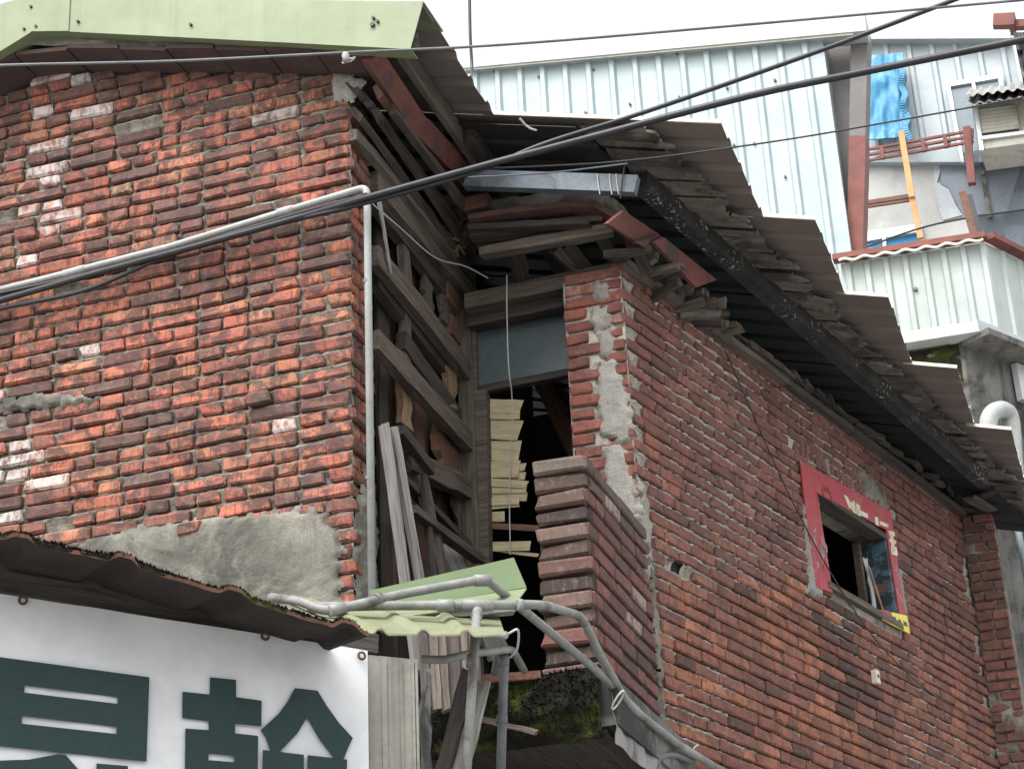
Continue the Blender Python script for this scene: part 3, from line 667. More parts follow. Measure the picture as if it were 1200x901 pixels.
# the end of the wall, facing the recess
EW = .3
FE = frame_(OR0, U)
core.box(S(0, 0, 0)-U*EW+V*.03, U*(EW-.01), V*.3, Z*(ZT-.03))
core.grid(lambda i, j: S(0, 0, 3.2+(ZT-3.22)*j)-U*EW*(1-i)+V*(.012-.01*nz((i, j*9, 0), 6, 3)), 18, 140)
side = core.build('side_wall', MORTAR_R, house2, fix=False)
PAL_R = [(30, (.26, .09, .063)), (30, (.22, .078, .057)), (12, (.3, .104, .067)), (10, (.165, .07, .056)), (2, (.09, .05, .045))]
PAL_RB = [(34, (.33, .108, .06)), (26, (.27, .09, .056)), (20, (.41, .14, .066)), (5, (.44, .155, .062)), (6, (.14, .062, .048))]
RS = {'s': ({'L': .238}, variants(.24, .11, .057, 14, BR_R, bev=.007, chip=.006)), 'h': ({'L': .113}, variants(.116, .11, .057, 10, BR_R, bev=.007, chip=.006)), 'q': ({'L': .16}, variants(.167, .11, .057, 6, BR_R, bev=.007, chip=.006))}
bricks = []; zz = 2.75; course = 0; CR_ = .0665
hs_, hz_ = sz(795, 661)
sol_x0, sol_x1, sol_z = sz(937, 540)[0], sz(1041, 599)[0], (sz(937, 540)[1]+sz(1041, 599)[1])/2+.03
while zz < ZT-.03:
    x = -.0+(.0 if course % 2 else .13)
    while x < SEND+.05:
        k = 's' if random.random() > .16 else random.choice('hq')
        L = {'s': .25, 'h': .126, 'q': .177}[k]; sx = random.uniform(.96, 1.02); cx_ = x+L*sx/2
        zc = zz+.033+.007*nz((cx_, zz, 0), 1.1, 15)+.002*random.uniform(-1, 1)
        p = S(cx_, 0, zc); q = pr(p)
        skip = inwin(cx_, zc, .045) or (sol_x0-.06 < cx_ < sol_x1+.06 and sol_z-.045 < zc < sol_z+.075) or (abs(cx_-hs_) < .08 and abs(zc-hz_) < .035) or cx_ > SEND+.03
        if not skip and q[1] < 935:
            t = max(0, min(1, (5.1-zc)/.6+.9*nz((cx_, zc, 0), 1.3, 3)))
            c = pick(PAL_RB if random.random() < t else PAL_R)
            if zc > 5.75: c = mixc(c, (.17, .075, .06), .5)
            # soot run below the window
            sw = sz(985, 760)[0]
            if abs(cx_-sw-.25*(zc-4.4)) < .2 and 4.2 < zc < wz0 and random.random() < .6: c = mixc(c, (.035, .03, .03), .8)
            a = 0
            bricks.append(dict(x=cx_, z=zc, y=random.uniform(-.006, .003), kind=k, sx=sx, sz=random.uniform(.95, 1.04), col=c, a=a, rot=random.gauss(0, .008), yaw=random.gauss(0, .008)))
        x += L*sx
    zz += CR_; course += 1
x = sol_x0
while x < sol_x1+.03:
    bricks.append(dict(x=x, z=sol_z+.022, y=random.uniform(-.006, .003), kind='h', sx=random.uniform(.9, 1.05), sz=.97, col=mixc(pick(PAL_R), (.2, .1, .08), .4), a=.3 if random.random() < .4 else 0, rot=math.pi/2+random.gauss(0, .04), yaw=0)); x += .066
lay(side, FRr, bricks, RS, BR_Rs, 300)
mb = MB(); mb.box(S(hole_x-.06, -.035, hole_z-.04), RR*.12, NR*.004, Z*.08); mb.build('putlog_hole_shade', DARK, side)  # dark plate at the back of the recess, stands in for the shade inside
# end face bricks
eb = []; zz = 3.6; course = 0
while zz < ZT-.03:
    zc = zz+.033
    items = [(-EW+.12, 's'), (-.06, 'h')] if course % 2 == 0 else ([(-EW+.058, 'h'), (-.06, 'h')] if random.random() < .7 else [(-EW+.085, 'q'), (-.06, 'h')])
    for xx, k in items:
        eb.append(dict(x=xx, z=zc+random.uniform(-.003, .003), y=random.uniform(-.01, .004), kind=k, sx=random.uniform(.92, 1.), sz=random.uniform(.95, 1.04), col=mixc(pick(PAL_R), (.3, .085, .06), .5), a=.2 if random.random() < .2 else 0, rot=random.gauss(0, .02), yaw=random.gauss(0, .02)))
    zz += CR_; course += 1
lay(side, FE, eb, RS, BR_Rs, 90)
# pale plaster running down the middle of that end face
def ez(x, y): p = hit(x, y, OR0, V); return ((p-OR0).dot(U), p.z)
for poly in (((700, 330), (712, 335), (712, 350), (700, 352), (694, 345)), ((694, 365), (712, 358), (716, 372), (716, 382), (700, 386), (692, 376)), ((702, 388), (718, 386), (722, 405), (716, 416), (704, 414)),
             ((704, 424), (718, 422), (728, 445), (740, 490), (738, 508), (730, 520), (706, 506), (702, 470)), ((706, 524), (730, 520), (736, 556), (748, 590), (749, 628), (735, 605), (712, 575))):
    crust('plaster_patch', FE, [ez(x, y) for x, y in poly], PLASTER_P, side, .012, .01, .02, .02, 14, .006)
crust('mortar_patch', FRr, [(.0, 4.35), (.09, 4.5), (.1, 4.85), (.03, 4.95), (-.01, 4.6)], PLASTER_P, side, .012, .012, .03, .05, 14, .008)
# plaster strip above the window and a wall plate along the head of the wall
crust('mortar_patch', FRr, [sz(x, y) for x, y in ((1000, 548), (1022, 562), (1038, 578), (1040, 600), (1020, 585))], PLASTER, side, .006, .012, .02, .09, 20, .012)
for k in range(5):
    a, b = SEND*k/5+.01, SEND*(k+1)/5; wood('wall_plate', S(a, .0, ZT+.012+random.uniform(-.004, .004)), S(b, .0, ZT+.012+random.uniform(-.004, .004)), .04, .09, NR, random.choice((WOOD_M, WOOD_D)), side, 6, .15, (.0, .02))
# pier at the far end
pp = MB(); PP = S(SEND, 0, 0); PW = (hit(1188, 760, PP, V)-PP).dot(U)
pp.box(PP+U*.0+V*.03, U*(PW-.0), V*.3, Z*6.0); pp.grid(lambda i, j: PP+U*(PW*i)+V*(.02-.016*nz((i, j*30, 0), 3, 8))+Z*(2.6+3.4*j), 14, 150)
pier = pp.build('end_pier', MORTAR_L, house2, fix=False)
FPi = frame_(PP, U); pb = []; zz = 2.75; course = 0
while zz < 5.98:
    x = .004; seq = 'sh' if course % 2 else 'hs'; tot = .376
    if random.random() < .3: seq = 'qqq'[:2]; tot = .354
    for k in seq:
        L = {'s': .25, 'h': .126, 'q': .177}[k]*PW/tot
        pb.append(dict(x=x+L/2, z=zz+.033, y=random.uniform(-.008, .004)+(.02 if random.random() < .1 else 0), kind=k, sx=PW/tot*random.uniform(.95, 1), sz=random.uniform(.96, 1.04), col=mixc(pick(PAL_R), (.16, .07, .055), .35), a=0, rot=random.gauss(0, .02), yaw=random.gauss(0, .015))); x += L
    zz += .0672; course += 1
lay(pier, FPi, pb, RS, BR_Rs, 120)
# broken tiles and rubble on top of the pier
for i in range(14):
    c = PP+U*random.uniform(-.3, PW)+V*random.uniform(-.05, .15)+Z*random.uniform(5.98, 6.14); a = Vector((random.gauss(0, 1), random.gauss(0, 1), random.gauss(0, .3))).normalized()
    wood('rubble', c, c+a*random.uniform(.12, .3), .08, .02, Z, random.choice((WOOD_D, WOOD_M, TILE_D)), pier, 2, .2, (.02, .02))

# ------------------------------------------------------------------ window in the side wall with the red enamel board round it
win = MB()
fr_d = .09
def fbox(mb, x0, x1, z0, z1, d0, d1): mb.box(S(x0, d1, z0), RR*(x1-x0), NR*(d0-d1), Z*(z1-z0))
win.box(S(wx0-.03, -.235, wz0-.03), RR*(wx1-wx0+.06), NR*.02, Z*.04)
wn = win.build('window', WOOD_D, house2)
mb = MB(); fbox(mb, wx0-.002, wx1+.002, wz1-.03, wz1+.005, .012, -.09); mb.build('window_head', WOOD_D, wn)
mb = MB(); fbox(mb, wx1-.055, wx1+.004, wz0+.01, wz1-.032, .006, -.13); mb.build('window_jamb', BLUEW, wn)
mb = MB(); fbox(mb, wx0-.004, wx0+.014, wz0+.01, wz1-.032, .004, -.1); mb.build('window_jamb', WOOD_D, wn)
mb = MB(); fbox(mb, wx0-.02, wx1+.02, wz0-.03, wz0+.008, .022, -.16); mb.build('window_sill', WOOD_M, wn)
mb = MB(); fbox(mb, wx1-.14, wx1-.1, wz0+.03, wz1-.05, -.13, -.17); mb.build('casement_stile', WOOD_M, wn)
wood('torn_strip', S(wx1-.2, -.05, wz0+.01), S(wx1-.23, -.06, wz1-.2), .035, .008, NR, PVC_W, wn, 8, .5, (.03, .03))
wood('torn_strip', S(wx1-.12, -.03, wz0+.03), S(wx1-.24, -.04, wz0+.3), .02, .006, NR, WOOD_T, wn, 4, .4, (.02, .02))
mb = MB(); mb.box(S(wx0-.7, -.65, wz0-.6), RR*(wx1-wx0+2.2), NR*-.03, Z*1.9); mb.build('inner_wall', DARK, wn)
bd = thing('sign_board', 'torn red enamel advertising board cut round the small window', 'sign', S(wx0, .02, wz0), RZR)
def rq(pts, d, t, mat, name, par): 
    mb = MB(); mb.slab([S(*((sz(x, y)[0]), d, sz(x, y)[1])) for x, y in pts], NR, t); return mb.build(name, mat, par)
rq([(935, 540), (1042, 600), (1045, 626), (1036, 621), (953, 577), (956, 606), (964, 690), (955, 690), (944, 620)], .014, .008, RED, 'board_panel', bd)
rq([(956, 606), (953, 577), (954.5, 579), (967, 655), (973, 695), (958, 690), (956, 672), (962, 668), (965, 645), (958, 636)], .0155, .006, RED, 'board_panel', bd)
rq([(1036, 621), (1042, 600.5), (1050, 660), (1059, 722), (1052, 722)], .0135, .008, RED, 'board_panel', bd)
rq([(1030, 715), (1060, 722), (1063, 743), (1032, 727)], .018, .008, YELLOW, 'board_panel', bd)
rq([(1030, 714), (1041, 718), (1043, 732), (1032, 727)], .0205, .002, RED, 'painted_block', bd)
for pts in ([(986, 580), (990, 583), (997, 597), (992, 596)], [(992, 590), (998, 587), (1001, 603), (997, 601)], [(1000, 590), (1004, 593), (1006, 606), (1002, 604)], [(998, 595), (1014, 603), (1014, 608), (998, 600)],
            [(1022, 606), (1026, 607), (1027, 617), (1023, 615)], [(1028, 611), (1038, 615), (1038, 619), (1028, 615)],
            [(1038, 622), (1045, 624), (1046, 629), (1039, 627)], [(1039, 632), (1047, 634), (1047, 638), (1040, 636)], [(1041, 640), (1048, 642), (1049, 652), (1042, 650)], [(1040, 626), (1043, 627), (1046, 648), (1043, 648)]):
    rq(pts, .0175, .003, CREAMP, 'lettering', bd)
for pts in ([(1041, 722), (1046, 724), (1047, 733), (1045, 732)], [(1049, 726), (1052, 727), (1054, 737), (1051, 735)], [(1055, 728), (1059, 730), (1060, 735), (1056, 733)]):
    rq(pts, .021, .002, BLACK, 'lettering', bd)
# round emblem with an inner mark
ec = sz(966, 577); rad = .062; mb = MB(); ring = []
for k in range(20):
    a0, a1 = math.pi*(k/20*1.25-.12), math.pi*((k+1)/20*1.25-.12)
    P_ = [S(ec[0]+math.cos(a)*r_, .017, ec[1]-.02+math.sin(a)*r_) for r_, a in ((rad, a0), (rad, a1), (rad*.8, a1), (rad*.8, a0))]; mb.slab(P_, NR, .003)
mb.build('emblem', RED_D, bd)
mb = MB()
for dx in (-.02, 0, .02): mb.slab([S(ec[0]+dx-.005, .0172, ec[1]), S(ec[0]+dx+.005, .0172, ec[1]), S(ec[0]+dx*1.5+.004, .0172, ec[1]+.025), S(ec[0]+dx*1.5-.004, .0172, ec[1]+.025)], NR, .003)
mb.build('emblem', RED_D, bd)
crust('paste_remnant', FRr, [sz(x, y) for x, y in ((940, 590), (950, 608), (956, 622), (968, 640), (966, 668), (958, 674), (964, 700), (946, 692), (948, 660), (943, 620))], PLASTER_P, bd, .012, .009, .015, .04, 25, .006)
crust('paste_remnant', FRr, [sz(x, y) for x, y in ((1046, 655), (1052, 660), (1058, 690), (1062, 722), (1055, 715), (1048, 690))], PLASTER_P, bd, .012, .009, .015, .04, 25, .006)
pt = MB(); a = sz(1023, 793); pt.box(S(a[0]-.022, 0, a[1]-.04), RR*.05, NR*.03, Z*.075); q = pt.build('junction_plate', CREAMP); 
top(q, 'small cream cover plate screwed to the brick side wall below the window', 'plate')
mb = MB(); mb.tube([S(a[0]+.003, .03, a[1]), S(a[0]+.003, .034, a[1])], .011, 10); mb.build('hole', BLACK, q)

# ------------------------------------------------------------------ low brick parapet in front
par = thing('parapet_wall', 'low broken brick parapet with toothed end jutting towards the street', 'wall', H(PU-.1, PV1, 3.9), RZH)
PZT = loc(hit(690, 547, PJ, U))[2]+.05; PTH = .24; PZB = 3.55
FPa = Matrix.Translation(O0+U*PU) @ Matrix((V, -U, Z)).transposed().to_4x4()
cm = MB(); cm.box(H(PU-PTH+.012, PV1+.05, PZB), U*(PTH-.027), V*(PV2-PV1+.2), Z*(PZT-PZB-.03))
cm.grid(lambda i, j: H(PU-PTH+.01+(PTH-.02)*i, PV1+.045-.02*nz((i, j*6, 0), 5, 3), PZB+(PZT-PZB-.02)*j), 14, 80)
pw = cm.build('wall_core', MORTAR_D, par, fix=False)
BR_P = brick_mat('brick_parapet', False, .6, .35); BR_Ps = brick_mat('brick_parapet_joined', True, .6, .35)
PS = {'s': ({'L': .238}, variants(.24, .11, .058, 10, BR_P, chip=.006, jit=.0018)), 'h': ({'L': .113}, variants(.117, .11, .058, 8, BR_P, chip=.006, jit=.0018)), 'e': ({'L': .22}, variants(.226, .115, .06, 8, BR_P, chip=.008, jit=.005, bev=.009))}
PAL_P = [(30, (.2, .08, .065)), (20, (.165, .072, .06)), (14, (.25, .09, .068)), (14, (.12, .07, .06))]
pb = []; ends = []; zz = PZT-.074; course = 0; CP = .0745
while zz > PZB:
    x = PV1+(.004 if course % 2 else -.0)
    first = True
    while x < PV2+.05:
        k = 'h' if (first and course % 2 == 0) or random.random() < .06 else 's'; L = .25 if k == 's' else .126
        cc = pick(PAL_P)
        if course < 2: cc = mixc(cc, (.1, .09, .075), .8 if course == 0 else .3)
        pb.append(dict(x=x+L/2+(.035 if first and course % 2 else 0), z=zz+.036, y=random.uniform(-.004, .002), kind=k, sx=.985*(.72 if first and course % 2 else 1), sz=random.uniform(.96, 1.02), col=cc, a=.4 if random.random() < .05 else 0, rot=random.gauss(0, .006), yaw=0)); x += L; first = False
    deep = random.uniform(0, .006) if course % 2 == 0 else random.uniform(.012, .028)
    if course == 0: cc = (.13, .118, .095)
    elif course % 2: cc = random.choice(((.03, .027, .023), (.04, .034, .028), (.07, .05, .038)))
    else: cc = mixc(pick(PAL_P), random.choice(((.09, .06, .048), (.14, .11, .09), (.16, .065, .05))), .7)
    ends.append(dict(x=PU-PTH/2-.002, z=zz+.036, y=PV1-.006+deep+random.uniform(-.004, .004), kind='e', sx=1.0, sz=random.uniform(1.06, 1.18), col=cc, a=0, rot=random.gauss(0, .012), yaw=random.gauss(0, .015)))
    zz -= CP; course += 1
lay(pw, FPa, pb, PS, BR_Ps, 150)
for b in ends: pass
FPe = frame_(O0, U); lay(pw, FPe, ends, PS, BR_Ps, 40)
crust('mortar_seam', FPa, [(PV2-.05, 3.7), (PV2+.03, 3.7), (PV2+.03, PZT), (PV2-.04, PZT-.1), (PV2-.02, 4.3)], PLASTER, pw, .01, .013, .02, .07, 14, .01)
# balcony slab below it, its front edge grown over with moss
slab_z = loc(hit(640, 800, H(0, PV1-.03, 0), V))[2]
bs = thing('balcony_slab', 'blackened concrete balcony slab with mossy front edge under the parapet', 'balcony', H(.3, PV1, 3.4), RZH)
mb = MB(); s0 = loc(hit(500, 830, H(0, PV1-.03, 0), V))[0]
mb.box(H(s0-.4, PV1-.02, slab_z-.2), U*(PU-s0+.47), V*(PV2-PV1+.7), Z*.19)
mb.build('slab', CONC_D, bs)
mb = MB()
mb.grid(lambda i, j: H(PU+.055+.02*nz((i*4, j, 0), 3, 1), PV1-.03+(PV2-PV1+.4)*i, slab_z-.28+.24*j+.03*nz((i, 0, 0), 6, 2)), 40, 8)
mb.build('plaster_fringe', CONC, bs, fix=False)
def mossy(i, j):
    x = s0-.05+(PU-s0+.06)*i; a = (j-.5)*math.pi; r_ = .05+.035*nz((x*3, j*2, 0), 3, 4)+.02*nz((x, j, 0), 14, 4)
    return H(x, PV1-.0-r_*math.cos(a)*1.2, slab_z-.09+(.12+r_*.4)*math.sin(a)*(1 if j > .5 else 1.1))
mb = MB(); mb.grid(mossy, 90, 20); setp(mb.build('moss_crust', MOSS, bs, smooth=True, fix=False), kind='stuff')
tf = MB()
for i in range(2600):
    p = mossy(random.random(), random.uniform(.2, .98)); d = Vector((random.gauss(0, .6), random.gauss(-.5, .5), random.gauss(.6, .6))).normalized()*random.uniform(.006, .02); s_ = d.cross(Z).normalized()*random.uniform(.003, .007)
    k = len(tf.v); tf.v += [p-s_, p+s_, p+d]; tf.f.append([k, k+1, k+2]); tf.mi.append(0)
setp(tf.build('moss_tufts', MOSS, bs, fix=False), kind='stuff')
for i in range(7):
    w0 = s0+(PU-s0)*i/7; wood('soffit_board', H(w0+.06, PV1+.0, slab_z-.215), H(w0+.06, PV2+.6, slab_z-.215), .12, .018, Z, WOOD_D, bs, 4, .05)
# stub of wood sticking out of the moss, and a rusty angle iron across the gap
setp(wood('branch_stub', hit(560, 842, H(0, PV1-.12, 0), V), hit(628, 858, H(0, PV1-.16, 0), V), .022, .022, V, WOOD_M, None, 5, .3, (.01, .03)), 'pale splintered stick poking out of the mossy slab edge', 'stick')
mb = MB(); a, b = hit(497, 805, H(0, PV1-.12, 0), V), hit(634, 795, H(0, PV1-.05, 0), V); mb.box(a, b-a, V*.004, Z*.035); mb.box(a, b-a, V*.035, Z*.004)
top(mb.build('angle_iron', RUST), 'rusty angle iron lying across the gap above the moss', 'angle iron')

# ------------------------------------------------------------------ the dark opening beside the parapet: header, pane, post and slats
WV = 1.5
op = thing('window_bay', 'dark timber framed opening with a dusty blue pane above it in the recess', 'window', H(.3, WV, 4.0), RZH)
def Bp(x, y, dv=0.): return Lp(x, y, WV+dv)
def bq(name, pts, t, mat, dv=0.):
    mb = MB(); mb.slab([Bp(x, y, dv) for x, y in pts], -V, t); return mb.build(name, mat, op)
wood('header_beam', Bp(548, 358, -.12), Bp(738, 318, -.12), .085, .1, V, WOOD_M, op, 10, .06)
wood('header_beam', Bp(550, 379, -.06), Bp(690, 350, -.06), .075, .08, V, WOOD_D, op, 10, .08)
bq('pane', [(557, 362), (678, 336), (680, 432), (562, 456)], .008, GREYBLUE)
bq('pane_rail', [(560, 452), (684, 428), (684, 436), (560, 460)], .04, WOOD_D, -.02)
bq('pane_stile', [(676, 335), (682, 334), (692, 600), (684, 600)], .04, WOOD_D, -.025)
bq('door_post', [(551, 345), (557, 345), (559.5, 458), (570, 456), (573, 660), (556, 660)], .06, WOOD_M, -.03)
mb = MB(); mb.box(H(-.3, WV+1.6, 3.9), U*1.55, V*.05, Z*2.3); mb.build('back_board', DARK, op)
wood('inner_brace', Bp(632, 440, .7), Bp(690, 560, .7), .09, .05, V, WOOD_R, op, 5, .06)
# cream slats of a broken blind hanging at the left of the opening
bl = thing('slat_blind', 'broken cream wooden slat blind hanging in the dark opening', 'blind', Bp(590, 660, .03), RZH)
sl = [(565, 467, 608, 468, 24), (565, 491, 608, 492, 24), (565, 516, 608, 516, 24), (566, 541, 606, 539, 20), (567, 546, 610, 543, 9), (567, 553, 611, 553, 9), (567, 560, 613, 563, 9), (567, 568, 612, 568, 10), (567, 577, 612, 577, 10), (568, 584, 604, 582, 9), (568, 592, 606, 588, 6), (569, 600, 588, 599, 12), (569, 612, 640, 616, 7), (570, 635, 614, 634, 11), (574, 641, 625, 648, 4)]
for i, (x0, y0, x1, y1, h_) in enumerate(sl):
    d0 = .03+.006*(i % 3); p0, p1 = Bp(x0-3, y0+h_/2, d0), Bp(x1, y1+h_/2, d0-.02)
    wood('slat', p0, p1, h_/228., .004, V, VENEER if i != 12 else WOOD_R, bl, 5, .05, (0, .02 if h_ > 15 else .035))
mb = MB(); mb.tube(cat_rom([Bp(594, 322, -.25), Bp(594, 365, -.24), Bp(596, 430, -.2), Bp(600, 466, -.12), Bp(599, 520, -.03), Bp(597, 580, .0), Bp(598, 650, .0)], 4), .003, 5)
top(mb.build('hanging_wire', WIRE_W), 'thin pale wire hanging straight down in front of the blue pane and slats', 'wire')
mb = MB(); mb.tube(cat_rom([Wp(432, 235, .06), Wp(470, 268, .05), Wp(510, 302, .05), Bp(545, 312, -.25), Bp(572, 326, -.2)], 5), .004, 5)
top(mb.build('sagging_wire', WIRE_W), 'thin pale wire sagging across the timber wall to the header beam', 'wire')

# ------------------------------------------------------------------ old clay tile roof edge over the opening
tr = thing('tile_eave', 'crumbling eave of old clay tiles, mortar and battens above the opening', 'eave', H(.6, 1.2, 6.1), RZH)
TV = 1.08
def Tp(x, y, dv=0.): return Lp(x, y, TV+dv)
ridge = [(556, 252), (600, 245), (656, 239), (690, 236), (712, 241), (728, 253), (740, 266)]
pts = cat_rom([Tp(x, y) for x, y in ridge], 5); mb = MB(); n = len(pts)
def cap(i, j):
    p = pts[min(n-1, int(i*(n-1)+.5))]; a = j*math.pi*1.1-.35
    r_ = .062+.02*nz((i*8, j, 0), 2, 2); return p-V*(math.sin(a)*r_*.9-.0)+Z*(math.cos(a)*r_)
mb.grid(cap, n-1, 8); mb.build('mortar_ridge', PLASTER, tr, smooth=True, fix=False)
for k in range(5):
    a, b = pts[int((n-1)*k/5)], pts[int((n-1)*(k+1)/5)]
    wood('tile_edge', a-Z*.062-V*.0, b-Z*.062-V*.0, .028, .2, V, TILE_D, tr, 4, .1)
for x0, y0, x1, y1, h_, t, m_, dv in ((556, 262, 700, 246, 10, .1, WOOD_D, .0), (556, 276, 708, 258, 9, .08, WOOD_M, .03), (552, 268, 690, 262, 8, .06, WOOD_D, -.03), (566, 297, 716, 270, 13, .06, WOOD_M, .02), (560, 284, 700, 268, 9, .06, WOOD_D, .08)):
    wood('batten', Tp(x0, y0, dv), Tp(x1, y1, dv), h_/250., t, V, m_, tr, 8, .15, (.02, .02))
for x0, y0, x1, y1, m_ in ((650, 290, 678, 318, WOOD_M), (664, 286, 688, 316, WOOD_D), (700, 270, 724, 312, WOOD_D), (606, 296, 612, 330, WOOD_D), (728, 262, 760, 320, WOOD_D)):
    wood('rafter_end', Tp(x0, y0, .12), Tp(x1, y1, .3), .06, .06, V, m_, tr, 4, .1, (.02, .02))
for q_, m_, dn in ((((712, 262), (731, 247), (773, 275), (747, 284)), TILE, .2), (((747, 285), (773, 276), (790, 290), (768, 298)), TILE_D, .19), (((766, 283), (778, 278), (840, 328), (816, 337)), TILE, .21)):
    P_ = [Rp(x, y, dn-(.05 if i > 1 else 0)) for i, (x, y) in enumerate(q_)]
    nn = (P_[1]-P_[0]).cross(P_[3]-P_[0]).normalized(); nn = nn if nn.dot(CAM-P_[0]) > 0 else -nn; mb = MB(); mb.slab(P_, nn, .02); mb.build('eave_tile', m_, tr)
mb = MB(); mb.box(Lp(543, 247, .98), U*.13, V*.1, Z*.075); mb.build('loose_brick', TILE_D, tr)
# stacked batten ends and mortar lumps on the wall head
rnd = random.Random(5)
for k in range(26):
    t = k/26; x = 742+t*118+rnd.uniform(-4, 4); y = 292+t*102+rnd.uniform(-12, 8); dn = rnd.uniform(.02, .14)
    p = Rp(x, y, dn); a = (NR*.7+RR*rnd.uniform(-.2, .5)+Z*rnd.uniform(-.1, .1)).normalized()
    wood('batten_end', p-a*.15, p+a*rnd.uniform(.02, .09), rnd.uniform(.025, .05), rnd.uniform(.02, .05), Z, rnd.choice((WOOD_M, WOOD_D, WOOD_M, PLASTER)), tr, 3, .25, (0, .02))
for k in range(22):
    t = k/22; x = 860+t*280; y = 398+t*205; p = Rp(x, y-8, .0)
    a = (RR+NR*rnd.uniform(-.3, .3)+Z*rnd.uniform(-.15, .15)).normalized()
    wood('batten_end', p-a*.1, p+a*rnd.uniform(.02, .12), rnd.uniform(.02, .04), rnd.uniform(.015, .04), Z, rnd.choice((WOOD_D, WOOD_M)), tr, 3, .3, (.01, .02))

# ------------------------------------------------------------------ shop front below: banner, awning, clad pillar
BD = brg(63); BN = Vector((BD.y, -BD.x, 0)); BO_ = at(430, 800, 5.6)
def Kp(x, y, d=0.): return hit(x, y, BO_+BN*d, BN)
ban = thing('shop_banner', 'white vinyl shop banner with dark green characters under the awning', 'banner', Kp(200, 901, 0), R(27))
def bz_(x, y): p = Kp(x, y); return (p-BO_).dot(BD), p.z
xa = bz_(-60, 800)[0]; tl, trr = Kp(-60, 686), Kp(431, 762)
def cloth(i, j):
    t = tl.lerp(trr, i); z = 2.3+(t.z-2.3)*j
    return Vector((t.x, t.y, z))+BN*(.006*nz((i*6, z, 0), 1.2, 3)+.008*max(0, j-.85)*nz((i*30, 0, 0), 1, 1))
mb = MB(); mb.grid(cloth, 60, 20); mb.grid(lambda i, j: cloth(i, j)-BN*.004, 60, 20); mb.build('cloth', BANNER, ban, smooth=True, fix=False)
def inkpoly(pts, s_=2.667, oy=600):
    mb = MB(); P_ = [Kp(x/s_, oy+y/s_, .0105+.0002*(len(pts) % 5)) for x, y in pts]; mb.slab(P_, BN, .002); mb.build('character_stroke', INK, ban)
for pts in ([(-150, 432), (467, 515), (458, 778), (-150, 714), (-150, 622), (68.3, 647.7), (68, 660), (364, 692), (365, 670), (69, 635), (68.6, 647.2), (-150, 621.5), (-150, 524), (76.3, 552.3), (76, 563), (368, 598), (369, 577), (77, 540), (76.6, 551.8), (-150, 523.5)],
            [(-150, 800), (0, 775), (90, 772), (182, 755), (205, 757), (248, 806), (330, 900), (260, 960), (160, 860), (0, 950), (-150, 960)], [(302, 784), (400, 792), (400, 950), (302, 950)],
            [(657, 515), (738, 523), (738, 577), (818, 588), (817, 668), (735, 660), (734.8, 690), (807, 698), (803, 1000), (692, 988), (692, 777), (733, 780), (733, 760), (652, 753), (652, 774), (691.6, 776.6), (691.6, 988), (576, 975), (580, 675), (653, 680), (653, 652), (570, 642), (571, 560), (656, 569)],
            [(922, 549), (993, 557), (1022, 605), (1058, 655), (1103, 705), (1088, 735), (1075, 770), (1043, 766), (1000, 710), (960, 640), (930, 690), (875, 747), (845, 744), (832, 705), (815, 680), (870, 630), (900, 590)],
            [(822, 742), (950, 757), (948, 1000), (818, 985)], [(962, 758), (1085, 772), (1080, 1010), (960, 1000)]):
    inkpoly(pts)
for x, y in ((27, 703), (311, 745), (424, 768)):
    c = Kp(x, y, .012); mb = MB(); ringp = []
    for k in range(13): a = 2*math.pi*k/12; ringp.append(c+(BD*math.cos(a)+Z*math.sin(a))*.011)
    mb.tube(ringp, .004, 6, False); mb.build('eyelet', RUST, ban)
# pillar clad in ribbed sheet
pl = thing('clad_pillar', 'grimy grey metal clad pillar beside the banner', 'pillar', Kp(460, 901, -.1), R(27))
p0, p1 = Kp(432, 800, -.03), Kp(490, 800, -.03); wv = (p1-p0); wv.z = 0; L = wv.length; wv.normalize(); mb = MB()
mb.box(Vector((p0.x, p0.y, 0)), wv*L, -BN*.2, Z*(Kp(460, 766).z)); mb.build('pillar_body', PILLAR, pl)
for t in (.25, .3, .62, .86, .93):
    mb = MB(); a = p0+wv*L*t; mb.box(Vector((a.x, a.y, 0))+BN*.006, wv*.008, -BN*.008, Z*(Kp(460, 766).z-.01)); mb.build('rib', PILLAR, pl)
mb = MB(); q0 = Kp(492, 800, -.05); mb.grid(lambda i, j: Vector((q0.x, q0.y, 1+(Kp(492, 770).z-1)*j))+BD*(.1*i+.03*nz((i, j*5, 0), 3, 1))-BN*(.05*nz((i*2, j*6, 0), 2, 2)+.15*i), 6, 40); mb.build('torn_sheet', CONC_D, pl, fix=False)
# awning: ribbed sheet with a mossy, rusted front edge
aw = thing('shop_awning', 'rusted corrugated awning with moss along its front edge above the banner', 'awning', Kp(200, 720, -.3), R(27))
edge = [(-90, 607), (0, 632), (60, 644), (130, 658), (200, 678), (300, 708), (380, 732), (432, 745)]
ep = [Kp(x, y, .32) for x, y in edge]; EP = cat_rom(ep, 8); n = len(EP)
acc = [0]
for a, b in zip(EP, EP[1:]): acc.append(acc[-1]+(b-a).length)
hump_x = [22, 150, 278, 405]; humps = []
for hx in hump_x:
    k = min(range(n), key=lambda i: abs(pr(EP[i])[0]-hx)); humps.append(acc[k])
def rib_h(s):
    r_ = 0
    for h_ in humps: r_ = max(r_, max(0, 1-abs(s-h_)/.048))
    return min(1, r_*1.6)*.021
def on_edge(i):
    s = acc[-1]*i
    for k in range(n-1):
        if acc[k] <= s <= acc[k+1]+1e-9: return EP[k].lerp(EP[k+1], (s-acc[k])/(acc[k+1]-acc[k])), s
    return EP[-1], s
def aws(dz):
    def f(i, j):
        p, s = on_edge(i); e = .004*nz((s*9, 0, 0), 2, 1) if j == 0 else 0
        return p - BN*(1.9*j) + Z*(.16*j*1.9+rib_h(s)+dz+e)
    return f
